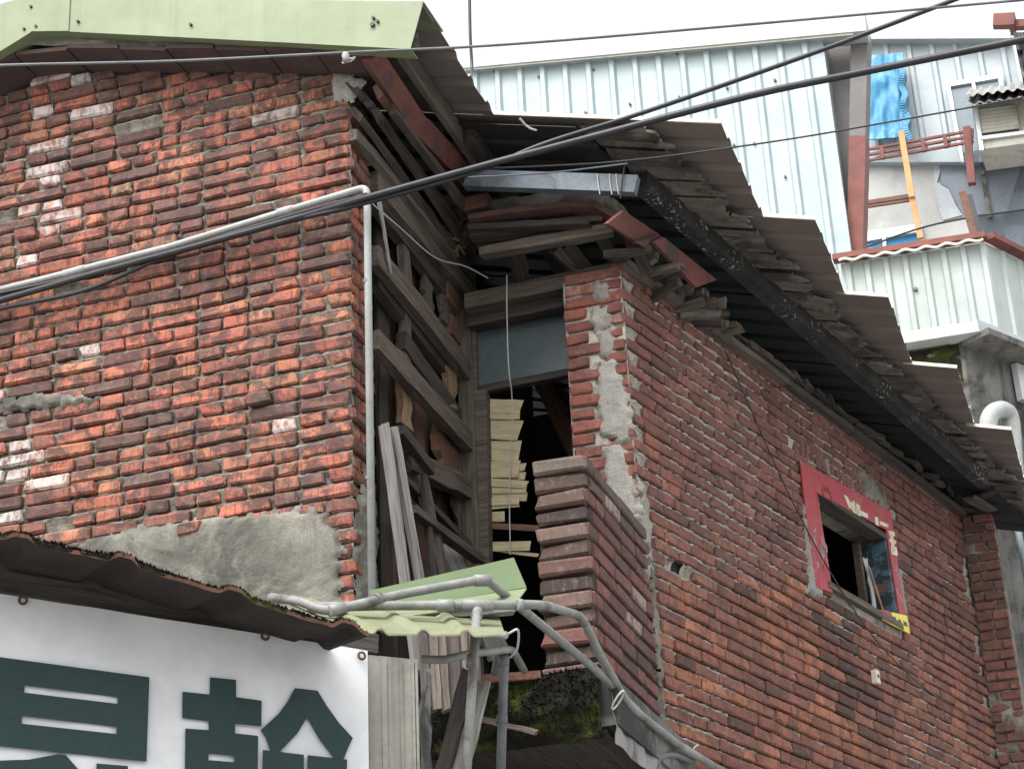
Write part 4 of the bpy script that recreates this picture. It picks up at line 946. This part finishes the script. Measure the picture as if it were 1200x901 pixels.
mb = MB(); mb.grid(aws(.0), 150, 8); mb.grid(aws(.012), 150, 8)
k0 = 0
for i in range(150): mb.f.append([i, i+1, 151*9+i+1, 151*9+i]); mb.mi.append(0)
n_t = 150*8
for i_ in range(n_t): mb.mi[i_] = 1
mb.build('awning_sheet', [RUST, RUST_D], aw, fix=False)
ms = MB()
def mossedge(i, j):
    p, s = on_edge(i); a = j*math.pi*1.2-.5; g_ = (.35+nz((s*5, 0, 0), 1, 9))*(1-rib_h(s)/.021)
    r_ = .005+.013*max(0, g_)+.005*nz((s*30, j*2, 0), 1, 4)
    return p+Z*(rib_h(s)+.008+r_*math.sin(a))+BN*(r_*math.cos(a)*.9+.002)-BN*.01
ms.grid(mossedge, 260, 8); setp(ms.build('moss_crust', MOSS, aw, smooth=True, fix=False), kind='stuff')
tf = MB()
for i in range(2400):
    p = mossedge(random.random(), random.uniform(.15, 1)); d = Vector((random.gauss(0, .5), random.gauss(-.4, .5), random.gauss(.7, .5))).normalized()*random.uniform(.004, .013); s_ = d.cross(Z).normalized()*random.uniform(.002, .005)
    k = len(tf.v); tf.v += [p-s_, p+s_, p+d]; tf.f.append([k, k+1, k+2]); tf.mi.append(0)
setp(tf.build('moss_tufts', MOSS, aw, fix=False), kind='stuff')
# purlin and board under the awning, behind the banner
wood('awning_bearer', Kp(-60, 674, -.05), Kp(440, 757, -.05), .06, .05, BN, WOOD_D, aw, 8, .05)
mb = MB(); q_ = Kp(-80, 901, -1.4); mb.box(Vector((q_.x, q_.y, 0)), BD*2.2, -BN*.03, Z*3.3); mb.build('back_board', DARK, aw)
# short cream green sheets at the awning's right end, their tops in view
def qsheet(name, c, mat, ribs, par, th=.006):
    a, b, d, e = c; mb = MB()
    def f(k):
        def g(i, j):
            p = a.lerp(b, i).lerp(e.lerp(d, i), j); r_ = sum(max(0, 1-abs(i-x)/.05) for x in ribs); return p+Z*(min(1, r_*1.5)*.018+k+.004*nz((i*7, j*4, 0), 1, 3))
        return g
    mb.grid(f(0), 60, 6); mb.grid(f(-th), 60, 6)
    m0 = 61*7
    for i in range(60): mb.f.append([i, i+1, m0+i+1, m0+i]); mb.mi.append(0)
    return mb.build(name, mat, par, fix=False)
qsheet('awning_sheet', (at(425, 742, 5.75), at(592, 744, 5.95), at(585, 722, 6.5), at(330, 703, 6.35)), CREAMSHEET, (.12, .42, .72), aw)
mb = MB(); P_ = [at(322, 700, 6.55), at(432, 692, 6.62), at(602, 653, 6.72), at(617, 688, 6.5), at(611, 700, 6.42), at(440, 722, 6.3)]
mb.add(P_[:0], []); nn = -(P_[2]-P_[1]).cross(P_[5]-P_[1]).normalized(); nn = nn if nn.dot(CAM-P_[0]) > 0 else -nn
mb.slab([P_[1], P_[2], P_[3], at(445, 716, 6.42)], nn, .005); q = mb.build('green_flashing', GREEN_D, aw)
mb = MB(); mb.slab([at(440, 716, 6.42), at(617, 689, 6.5), at(606, 704, 6.36), at(430, 728, 6.25)], nn, .005); mb.build('flashing_fold', GREEN, aw)
wood('splintered_edge', at(448, 726, 6.3), at(600, 716, 6.4), .05, .02, Z, WOOD_G, aw, 8, .3, (.02, .03))

# ------------------------------------------------------------------ plastic pipes
def pipe(name, pts, r, mat, label, joints=(), fr=.05, group=None):
    base = min(pts, key=lambda p: p.z); t = thing(name, label, 'pipe', base, 0, group)
    path = fillet(pts, fr, 6); mb = MB(); mb.tube(path, r, 10); mb.build('tube', mat, t, smooth=True)
    for a, b in joints:
        mb = MB(); d = b-a; mb.tube([a, a+d*.02, b-d*.02, b], [r*1.0, r*1.28, r*1.28, r*1.0], 10); mb.build('coupling', mat, t, smooth=True)
    return t
e1 = Lp(430, 219, -.05)
t_ = pipe('conduit_pipe', [Lp(-70, 357, -.05), Lp(60, 325, -.05), Lp(200, 289, -.05), Lp(330, 249, -.05), e1, Lp(436, 700, -.05)], .0165, PVC_W, 'white plastic conduit crossing the gable bricks then dropping beside the corner',
          [(Lp(74, 322, -.05), Lp(100, 315, -.05)), (Lp(326, 250, -.05), Lp(344, 245, -.05))], .04)
for x, y in ((430, 330), (433, 560)):
    mb = MB(); c = Lp(x, y, -.05); mb.tube([c-Z*.008, c+Z*.008], .018, 10); mb.build('clip', GALV, t_)
def Pq(x, y, d=.06): return hit(x, y, H(PU+d, 0, 0), U)
d6 = 6.25
a0, a1, a2 = at(382, 717, 6.0), at(470, 696, 6.15), at(569, 678, 6.3)
pipe('drain_pipe', [at(318, 700, 6.2), at(352, 704, 6.05), a0, a1, a2, Pq(700, 786, .05), Pq(772, 858, .07), Pq(850, 905, .16)], .0165, PVC, 'grey plastic pipe rising over the green flashing then dropping along the parapet',
     [(at(556, 680, 6.28), at(574, 680, 6.31)), (at(440, 702, 6.1), at(446, 700.5, 6.11)), (at(386, 716, 6.0), at(404, 712, 6.03))], .05)
pipe('drain_pipe', [at(360, 711, 6.1), at(470, 709, 6.12), at(560, 709, 6.15), at(636, 708, 6.3), Pq(682, 722, .1), Pq(702, 765, .08), Pq(738, 828, .07), Pq(800, 876, .1), Pq(836, 897, .16)], .0165, PVC, 'grey plastic pipe with a tee running level below the flashing and curving down the parapet',
     [(at(541, 709, 6.14), at(578, 709, 6.16)), (at(512, 709, 6.12), at(532, 709, 6.12)), (at(606, 708.5, 6.22), at(612, 708.5, 6.23))], .09)
pipe('down_pipe', [at(559, 712, 6.15), at(554, 790, 6.1), at(545, 930, 6.0)], .0165, PVC, 'pale plastic pipe dropping from the tee to the bottom of the picture', [(at(559, 712, 6.15), at(558, 726, 6.15)), (at(554, 768, 6.12), at(553, 781, 6.11))])
pipe('down_pipe', [at(580, 790, 6.75), at(584, 768, 6.7), at(592, 765, 6.6), at(590, 800, 6.6), at(586, 930, 6.55)], .017, PVC_D, 'dark grey plastic pipe with elbow dropping in front of the mossy slab', [(at(590, 768, 6.6), at(590, 781, 6.6)), (at(588, 838, 6.58), at(588, 848, 6.58))], .04)
pipe('stub_pipe', [at(494, 772, 6.2), at(520, 773, 6.2), at(550, 766, 6.3), at(600, 760, 6.6), at(614, 785, 6.9)], .014, PVC, 'short grey plastic pipe emerging beside the clad pillar', [], .06)
pipe('stub_pipe', [at(548, 735, 6.3), at(592, 744, 6.1)], .014, PVC_W, 'short cream pipe end lying under the flashing', [])
mb = MB(); mb.tube(cat_rom([at(596, 742, 6.2), at(607, 738, 6.2), at(606, 760, 6.3), at(598, 770, 6.4)], 5), .004, 6); top(mb.build('loose_wire', WIRE_W), 'loose pale wire looping below the flashing', 'wire')
for i, (x0, y0, x1, y1, w_, m_, lab) in enumerate(((533, 930, 566, 800, .04, WOOD_G, 'pale split plank leaning behind the down pipe'), (512, 930, 548, 790, .035, WOOD_D, 'dark lath leaning between pillar and down pipe'))):
    setp(wood('plank', at(x0, y0, 6.35), at(x1, y1, 6.6), w_*1.4, .02, -V, m_, None, 6, .12, (.02, .03)), lab, 'plank')
for i, (x, w_, m_) in enumerate(((505, 13, WOOD_M), (517, 9, WOOD_M), (530, 12, WOOD_D), (541, 10, WOOD_M), (552, 14, WOOD_D), (495, 9, WOOD_D))):
    p = at(x, 740, 7.2); q = at(x+4, 790, 7.2)
    setp(wood('plank', at(x+6, 830, 7.15), at(x, 730, 7.25), w_/230., .02, -V, m_, None, 5, .1, (.02, .02)), ('pale grey loose board standing below the cream sheet, beside the pillar', 'narrow grey loose board standing below the cream sheet', 'dark loose board standing below the cream sheet', 'grey loose board standing just left of the tee pipe', 'brown loose board standing behind the tee pipe', 'dark narrow board standing right against the pillar edge')[i], 'plank')
# bundle of small pipes where the two drain pipes leave the picture
mb = MB(); mb.tube(cat_rom([Pq(768, 905, .05), Pq(772, 888, .06), Pq(790, 884, .07), Pq(810, 892, .1)], 5), .016, 8); top(mb.build('pipe_elbow', PVC_D, smooth=True), 'dark pipe elbow tucked under the two drain pipes at the parapet foot', 'pipe')
for i, (x, y) in enumerate(((724, 820), (812, 882))):
    mb = MB(); c = Pq(x, y, .085); rg = [c+(Vector((.6, -.1, .7)).normalized()*math.cos(a)+Vector((0, -1, .2)).normalized()*math.sin(a))*.04 for a in [2*math.pi*k/12 for k in range(13)]]; mb.tube(rg, .004, 5)
    top(mb.build('tie_wire', WIRE_W), ('twisted pale wire tying the two pipes on the parapet face', 'twisted pale wire tying the two pipes near the picture bottom')[i], 'wire')

# ------------------------------------------------------------------ cables
def cable(name, pts, r, mat, label, n=8):
    mb = MB(); mb.tube(cat_rom(pts, n), r, 6); return top(mb.build(name, mat, smooth=True), label, 'cable')
cable('cable', [at(-80, 84, 6.2), at(0, 77, 6.2), at(200, 72, 6.15), at(405, 62, 6.1), at(600, 52, 6.1), at(900, 27, 6.2), at(1280, -7, 6.3)], .0055, PVC_D, 'thin dark cable crossing the top of the picture below the green flashing')
cable('cable', [Lp(-90, 376, -.09), Lp(0, 352, -.09), Lp(120, 318, -.09), Lp(250, 283, -.09), Lp(360, 252, -.09), at(436, 230, 7.1), at(560, 196, 7.0), at(700, 159, 6.9), at(880, 112, 6.7), at(1020, 83, 6.6), at(1290, 28, 6.3)], .0155, BLACK, 'thick black cable from the conduit across the eaves to the upper right')
cable('cable', [Lp(-90, 388, -.075), Lp(0, 362, -.075), Lp(100, 340, -.075), Lp(200, 299, -.075), Lp(330, 262, -.075), at(436, 236, 7.12), at(555, 202, 7.02), at(640, 168, 6.95), at(760, 130, 6.9), at(960, 60, 6.8), at(1150, -12, 6.6)], .0105, BLACK, 'black cable that leaves the thick one and climbs to the top edge')
cable('cable', [Lp(-90, 362, -.085), Lp(60, 331, -.085), Lp(200, 295, -.085), Lp(330, 256, -.085), at(430, 228, 7.13)], .009, BLACK, 'black cable tucked right under the white conduit on the bricks')
cable('cable', [at(548, 208, 7.05), at(537, 204, 7.04), at(545, 199, 7.03), at(720, 190, 6.95), at(900, 167, 6.85), at(1060, 140, 6.75), at(1290, 98, 6.6)], .004, BLACK, 'thin wire running from the eave corner past the stepped roof to the right')
cable('cable', [at(548, 208, 7.06), at(640, 203, 7.1), at(735, 192, 7.3)], .0035, PVC_D, 'fine grey wire strung just above the steel rafter')
cable('cable', [at(550, -20, 12), at(551, 40, 12), at(553, 80, 12), at(551, 92, 11.8)], .014, BLACK, 'short black cable hanging down at the top beside the green flashing')
cable('cable', [at(1000, 295, 19), at(1100, 262, 19), at(1240, 240, 19)], .012, BLACK, 'dark cable crossing the painted wall at the far right')
cable('cable', [Rp(835, 375, .03), Rp(880, 480, .02), Rp(930, 590, .03), Rp(985, 690, .03), Rp(1040, 765, .02), Rp(1108, 823, .02), Rp(1190, 860, .02)], .0042, BLACK, 'thin black wire running diagonally across the brick side wall past the window')
cl = thing('insulator', 'white porcelain insulator knob holding the thin cable under the flashing', 'insulator', at(407, 66, 6.1))
mb = MB(); c = at(405, 67, 6.1); mb.tube([c+Z*.016, c+Z*.004, c-Z*.006, c-Z*.018], [.012, .016, .011, .014], 10); mb.build('knob', PVC_W, cl, smooth=True)
mb = MB(); mb.tube(cat_rom([c, at(411, 69, 6.1), at(416, 67.5, 6.12), at(411, 72, 6.12), at(401, 74, 6.14)], 4), .0035, 6); mb.build('tie_wire', WIRE_W, cl)

# ------------------------------------------------------------------ buildings behind
def polywall(name, pts, v_, t, mat, par):
    mb = MB(); mb.slab([Lp(x, y, v_) for x, y in pts], -V, t); return mb.build(name, mat, par)
def ribs_on(v_, x0, x1, y, topf, zbot, step, w_, d, mat, par, jit=0):
    """upright ribs standing on a wall plane; topf gives the head height at u"""
    ua, ub = loc(Lp(x0, y, v_))[0], loc(Lp(x1, y, v_))[0]; u = ua
    while u < ub:
        zt = topf(u); a = [H(u-w_, v_, zbot), H(u+w_, v_, zbot), H(u+w_*.5, v_-d, zbot), H(u-w_*.5, v_-d, zbot)]
        mb = MB(); mb.hexa(a+[Vector((p.x, p.y, zt)) for p in a]); mb.build('rib', mat, par); u += step
VB = 9.6
b1_ = thing('metal_building', 'tall building clad in pale blue white ribbed sheet behind the roofs', 'building', H(2, VB, 0), RZH)
ta, tb_ = loc(Lp(540, 80, VB)), loc(Lp(962, 40, VB))
def t1(u): return ta[2]+(tb_[2]-ta[2])*(u-ta[0])/(tb_[0]-ta[0])
lo_ = 7.5; ur = loc(Lp(980, 165, VB))[0]; ul = loc(Lp(480, 150, VB))[0]
mb = MB(); mb.hexa([H(ul, VB, 0), H(ur, VB, 0), H(ur, VB+.3, 0), H(ul, VB+.3, 0), H(ul, VB, t1(ul)), H(ur, VB, t1(ur)), H(ur, VB+.3, t1(ur)), H(ul, VB+.3, t1(ul))]); mb.build('sheet_wall', WHITEM, b1_)
st = loc(Lp(640, 150, VB))[0]-loc(Lp(613, 150, VB))[0]
ribs_on(VB-.001, 560, 978, 150, lambda u: t1(u)-.01, lo_, st, .045, .035, WHITEM, b1_)
mb = MB()
for k in range(1): 
    a = [Lp(520, 82, VB-.12), Lp(1015, 36, VB-.12), Lp(1013, 13, VB-.12), Lp(530, 57, VB-.12)]
    mb.hexa([a[0], a[1], a[1]+V*.25, a[0]+V*.25, a[3], a[2], a[2]+V*.25-Z*.06, a[3]+V*.25-Z*.06])
mb.build('ridge_flashing', FLASHW, b1_)
mb = MB(); mb.hexa([p for p in (lambda q: q)([Lp(520, 85, VB-.1), Lp(1000, 41, VB-.1), Lp(1000, 41, VB+.1), Lp(520, 85, VB+.1), Lp(520, 82, VB-.1), Lp(1000, 38, VB-.1), Lp(1000, 38, VB+.1), Lp(520, 82, VB+.1)])]); mb.build('flashing_trim', CREAM, b1_)
for x, y in ((579, 84), (631, 90), (695, 81), (715, 72), (738, 122), (793, 63), (852, 103), (796, 114), (686, 132), (908, 94), (946, 86), (920, 207), (964, 202), (860, 170), (884, 168)):
    mb = MB(); c = Lp(x, y, VB-.02); mb.tube([c+V*.03, c-V*.01], .014, 6); mb.build('screw', GREYST, b1_)
mb = MB(); mb.slab([Lp(958, 42, VB+.28), Lp(1001, 36, VB+.28), Lp(1000, 330, VB+.28), Lp(998, 330, VB+.28)], -V, .05); mb.build('side_panel', GREYST, b1_)
mb = MB(); mb.slab([Lp(997, 36, VB+.1), Lp(1017, 33, VB+.1), Lp(1014, 160, VB+.1), Lp(995, 160, VB+.1)], -V, .25); mb.build('steel_post', GREYST, b1_)
mb = MB(); mb.slab([Lp(995, 159, VB+.09), Lp(1014.5, 159, VB+.09), Lp(1010, 330, VB+.09), Lp(991, 330, VB+.09)], -V, .25); mb.build('steel_post', REDST, b1_)

VC = 17.
b2_ = thing('apartment_building', 'apartment block with white metal top storey and two tone painted wall at upper right', 'building', H(11, VC, 0), RZH)
def Cp(x, y, d=0.): return Lp(x, y, VC+d)
def cq(name, pts, t, mat, d=0., par=None): 
    mb = MB(); mb.slab([Cp(x, y, d) for x, y in pts], -V, t); return mb.build(name, mat, par or b2_)
cq('painted_wall', [(960, 190), (1230, 130), (1280, 430), (1010, 460)], .3, WALLW)
sheet = cq('sheet_wall', [(985, 38), (1184, 38), (1208, 160), (1215, 190), (1000, 190)], .2, WHITEM2, -.12)
ta2, tb2 = loc(Cp(1012, 47)), loc(Cp(1183, 44))
ribs_on(VC-.121, 1012, 1192, 60, lambda u: ta2[2]+(tb2[2]-ta2[2])*(u-ta2[0])/(tb2[0]-ta2[0])-.05, loc(Cp(1080, 172))[2]-.1, .32, .05, .04, WHITEM2, b2_)
cq('parapet_flashing', [(1000, 36), (1183, 35), (1184, 45), (1000, 46)], .4, FLASHW, -.3)
# two tone paint: the grey coat lies a brush width proud of the white
cq('grey_paint', [(1090, 175), (1098, 190), (1103, 200), (1102, 215), (1112, 220), (1118, 232), (1124, 245), (1130, 252), (1160, 250), (1260, 236), (1300, 420), (1180, 440), (1178, 252), (1215, 140)], .02, WALLB, -.02)
cq('flaked_paint', [(1095, 178), (1102, 200), (1098, 214), (1112, 222), (1120, 240), (1128, 252), (1105, 258), (1098, 240), (1094, 215)], .02, WALLB2, -.025)
w1 = cq('window', [(1111, 99), (1172, 88), (1178, 135), (1186, 190), (1126, 190)], .05, GLASS, -.2)
for pts in ([(1109, 97), (1174, 86), (1174, 91), (1110, 102)], [(1138, 95), (1142, 94), (1158, 186), (1154, 187)], [(1109, 99), (1113, 98), (1130, 190), (1126, 190)], [(1169, 88), (1174, 88), (1184, 150), (1180, 150)]):
    cq('window_frame', pts, .06, ALU, -.25, w1)
# recessed balcony window with blue panes at the foot of the wall
w2 = cq('window', [(1008, 283), (1078, 270), (1082, 310), (1008, 320)], .05, BLUEGL, -.03)
for pts in ([(1008, 273), (1078, 262), (1079, 271), (1008, 284)], [(1034, 279), (1038, 278), (1040, 312), (1036, 312)], [(1074, 264), (1080, 263), (1086, 310), (1079, 310)]): cq('window_frame', pts, .1, ALU, -.08, w2)
def rod(name, x0, y0, x1, y1, w_, mat, d, par):
    mb = MB(); mb.bar(Cp(x0, y0, d), Cp(x1, y1, d), w_, w_); return mb.build(name, mat, par)
rk = thing('steel_rack', 'red oxide steel rack of horizontal bars fixed along the painted wall', 'rack', Cp(1075, 190, -.4), RZH)
for dy in (-1, 5.5, 12): rod('bar', 1008, 178+dy, 1141, 154+dy, .035, REDST, -.5, rk)
for x in (1033, 1056, 1081, 1107): 
    y = 178-(x-1008)*.18; rod('spacer', x, y-1, x+2, y+13, .05, REDST, -.52, rk)
rod('bracket', 1133, 150, 1139, 216, .1, REDST, -.55, rk); rod('bracket', 1138, 152, 1135, 190, .07, REDST, -.55, rk)
pf = thing('pole_frame', 'orange brown wooden pole with cross rails standing against the painted wall', 'frame', Cp(1078, 300, -.6), RZH)
rod('pole', 1056, 155, 1069, 232, .08, YWOOD, -.7, pf); rod('pole', 1068, 228, 1079, 280, .08, YWOOD, -.66, pf)
rod('cross_rail', 1005, 240, 1070, 230, .06, WOOD_R, -.62, pf); rod('cross_rail', 1005, 244, 1070, 234, .04, WOOD_R, -.62, pf)
# tarpaulin hung over the metal wall
def tarp(i, j):
    x = 1012+(46+6*j)*i+2*j; y = 66+i*-4+j*(98); p = Cp(x, y, -.35-.05*nz((i*4, j*3, 0), 1.5, 3)-(.12 if i > .85 else 0)*math.sin(j*9)); return p
mb = MB(); mb.grid(tarp, 24, 30); mb.grid(lambda i, j: tarp(i, j)+V*.02, 24, 30); tp = top(mb.build('tarpaulin', TARP, smooth=True, fix=False), 'blue tarpaulin hanging over the white metal wall beside the steel post', 'tarpaulin')
mb = MB()
for k in range(40):
    a = k/40; p = Cp(1056+9*a+2*math.sin(a*20), 80+85*a, -.45); q = Cp(1056+9*(a+.03)+2*math.sin((a+.03)*20), 80+85*(a+.03), -.45); mb.bar(p, q, .14+.07*math.sin(a*17), .08)
mb.build('gathered_edge', TARP, tp)
# air conditioner cage with little roof
ac = thing('air_conditioner', 'beige window air conditioner in a cage with corrugated hood at the right edge', 'air conditioner', Cp(1175, 180, -1), RZH)
def acq(name, pts, t, mat, d): 
    mb = MB(); mb.slab([Cp(x, y, d) for x, y in pts], -V, t); return mb.build(name, mat, ac)
acq('casing', [(1141, 124), (1230, 112), (1238, 155), (1148, 168)], .7, AC_B, -.8)
acq('grille', [(1144, 128), (1189, 122), (1194, 152), (1149, 159)], .04, AC_G, -.84)
for k in range(7): 
    y = 131+k*4; mb = MB(); mb.bar(Cp(1145+k*.7, y, -.86), Cp(1190+k*.7, y-6, -.86), .02, .05); mb.build('louvre', AC_B, ac)
acq('cage_frame', [(1140, 121), (1145, 121), (1153, 176), (1148, 176)], .08, ALU, -.9); acq('cage_frame', [(1146, 160), (1240, 148), (1240, 152), (1147, 164)], .08, ALU, -.91)
acq('tray', [(1148, 164), (1240, 151), (1240, 163), (1150, 175)], .6, AC_B, -.86)
hd = MB()
def hood(i, j): return Cp(1131+112*i, 113-14*i, -1.25).lerp(Cp(1136+110*i, 104-12*i, -.1), j)+Z*(.022*math.sin(i*60))
hd.grid(hood, 70, 4); hd.grid(lambda i, j: hood(i, j)-Z*(.04+.2*(1-j)*.5), 70, 4); hd.build('hood', CONC, ac, fix=False)
rod('wall_pipe', 1148, 175, 1152, 205, .05, GREYST, -.1, ac); rod('wall_pipe', 1152, 205, 1160, 255, .06, PLASTER, -.05, ac)
# posts standing on the box below, and steel on the roof line
for i, (x0, y0, x1, y1, m_, lab) in enumerate(((1128, 226, 1141, 275, WOOD_R, 'brown grey post stub rising above the metal clad box'), (1135, 230, 1147, 275, BLACK, 'black post stub rising right beside the brown grey one'))):
    mb = MB(); mb.bar(Lp(x0, y0, 9.4), Lp(x1, y1, 9.4), .07, .07); top(mb.build('post', m_), lab, 'post')
rs = thing('roof_frame', 'red steel frame end on the apartment roof at the upper right corner', 'frame', Cp(1190, 40, .1), RZH)
rod('upright', 1177, 36, 1178, 22, .3, REDST, .2, rs); rod('beam', 1180, 30, 1260, 27, .12, REDST, .2, rs)
mb = MB(); mb.grid(lambda i, j: Cp(1187+30*i+12*j*1.6, 38+95*j, -.5-.1*nz((i*3, j*5, 0), 2, 1)), 8, 14); top(mb.build('shade_net', BLACK, fix=False), 'dark shade net hanging at the right edge of the white metal storey', 'net')

# metal clad box in front of the apartment block
VD = 7.6; SDIR = brg(47)
bx = thing('metal_box_room', 'cream white corrugated metal box room with red trim in front of the apartment block', 'shed', Lp(1100, 420, VD), RZH)
zt = Lp(1150, 285, VD).z; ua, ub = loc(Lp(984, 302, VD))[0], loc(Lp(1152, 276, VD))[0]; za = loc(Lp(986, 309, VD))[2]
zb = 6.9
mb = MB(); mb.hexa([H(ua, VD, zb), H(ub, VD, zb), H(ub, VD+.2, zb), H(ua, VD+.2, zb), H(ua, VD, za), H(ub, VD, zt), H(ub, VD+.2, zt), H(ua, VD+.2, za)]); mb.build('front_sheet', BOXM, bx)
cN = H(ub, VD, 0); sn = Vector((SDIR.y, -SDIR.x, 0))
mb = MB(); mb.hexa([cN+Z*zb, cN+SDIR*3+Z*zb, cN+SDIR*3-sn*.2+Z*zb, cN-sn*.2+Z*zb, cN+Z*zt, cN+SDIR*3+Z*zt, cN+SDIR*3-sn*.2+Z*zt, cN-sn*.2+Z*zt]); mb.build('side_sheet', BOXM, bx)
n_ = 7
for k in range(n_+1):
    u = ua+.06+(ub-ua-.08)*k/n_; z1 = za+(zt-za)*(u-ua)/(ub-ua)-.01; mb = MB(); a = [H(u-.035, VD-.001, zb), H(u+.035, VD-.001, zb), H(u+.018, VD-.025, zb), H(u-.018, VD-.025, zb)]; mb.hexa(a+[Vector((p.x, p.y, z1)) for p in a]); mb.build('rib', BOXM, bx)
for k in range(1, 12):
    c = cN+SDIR*(.24*k); a = [c-SDIR*.035+sn*.001, c+SDIR*.035+sn*.001, c+SDIR*.018+sn*.025, c-SDIR*.018+sn*.025]; mb = MB(); mb.hexa([p+Z*zb for p in a]+[p+Z*(zt-.01) for p in a]); mb.build('rib', BOXM, bx)
mb = MB(); mb.bar(H(ua-.05, VD-.05, za+.03), H(ub+.02, VD-.05, zt+.03), .1, .05); mb.build('red_trim', REDST, bx)
mb = MB(); mb.bar(cN+Z*(zt+.035)+sn*.05, cN+SDIR*3+Z*(zt+.035)+sn*.05, .1, .05); mb.build('red_trim', REDST, bx)
mb = MB()
for k in range(48):
    a, b = k/48, (k+1)/48; p = H(ua+(ub-ua)*a, VD-.1, za+(zt-za)*a-.02+.012*math.sin(a*2*math.pi*n_)); q = H(ua+(ub-ua)*b, VD-.1, za+(zt-za)*b-.02+.012*math.sin(b*2*math.pi*n_)); mb.bar(p, q, .02, .02)
mb.build('wavy_edge', AC_B, bx)
for x, y in ((1073, 339), (1160, 340)):
    mb = MB(); c = Lp(x, y, VD-.01); mb.tube([c+V*.02, c-V*.012], .018, 6); mb.build('screw', GREYST, bx)
mb = MB(); u = ua+(ub-ua)*.31; mb.box(H(u, VD-.0015, zb), U*.1, V*.001, Z*(za-zb)); 

# blackened concrete house at the right edge
ED = Vector((at(1157, 590, 12.6).x, at(1157, 590, 12.6).y, 0)); cz = hit(1118, 400, ED, V).z
ch = thing('concrete_house', 'blackened concrete house with white eave flashing at the right edge', 'house', ED, 0)
WD = brg(50); wn_ = Vector((WD.y, -WD.x, 0))
def Ep(x, y, d=0.): return hit(x, y, ED+wn_*d, wn_)
def Ev(x, y, d=0.): return hit(x, y, ED+V*d, V)
mb = MB(); mb.hexa([ED, ED+WD*4, ED+WD*4-wn_*.3, ED-wn_*.3, ED+Z*cz, ED+WD*4+Z*cz, ED+WD*4-wn_*.3+Z*cz, ED-wn_*.3+Z*cz]); mb.build('side_wall', CONC_D, ch)
mb = MB(); mb.box(ED-U*.9+V*.02, U*.9, V*.3, Z*cz); mb.build('front_wall', CONC_D, ch)
mb = MB(); mb.grid(lambda i, j: ED-U*(.75-.72*i)+V*(.01-.03*nz((i*4, j*3, 0), 2, 1))+Z*(cz-.32+.3*j), 24, 12); setp(mb.build('moss_crust', MOSS, ch, smooth=True, fix=False), kind='stuff')
mb = MB(); a, b = Ev(1052, 396, -.12), Ev(1146, 381, -.12); mb.box(a-Z*.05, b-a, V*.35, Z*.09); mb.build('eave_flashing', FLASHW, ch)
c = Vector((b.x, b.y, b.z)); mb = MB(); mb.box(c-Z*.05, WD*2.4, -wn_*.3, Z*.1); mb.build('eave_flashing', FLASHW, ch)
mb = MB(); mb.box(ED+wn_*.25+WD*.0+Z*(cz-.05), WD*3, -wn_*.3, Z*.05); mb.build('eave_soffit', CONC_D, ch)
mb = MB(); s1 = Ep(1172, 500, .0); mb.tube(cat_rom([Ep(1158, 505, .1), Ep(1160, 488, .12), Ep(1172, 480, .14), Ep(1184, 490, .12), Ep(1188, 540, .1), Ep(1194, 600, .1)], 5), .065, 10); mb.build('duct_cover', PVC_W, ch, smooth=True)
mb = MB(); mb.tube([Ep(1184, 575, .1), Ep(1189, 600, .1), Ep(1204, 680, .1)], .025, 8); mb.build('drain_line', WHITEM, ch, smooth=True)
mb = MB(); mb.tube(cat_rom([Ep(1172, 567, .1), Ep(1184, 566, .14), Ep(1210, 580, .16)], 4), .06, 10); mb.build('duct_cover', PVC_W, ch, smooth=True)
mb = MB(); mb.box(Ep(1192, 470, .02), WD*.5, wn_*.05, Z*.3); mb.build('window_frame', ALU, ch)
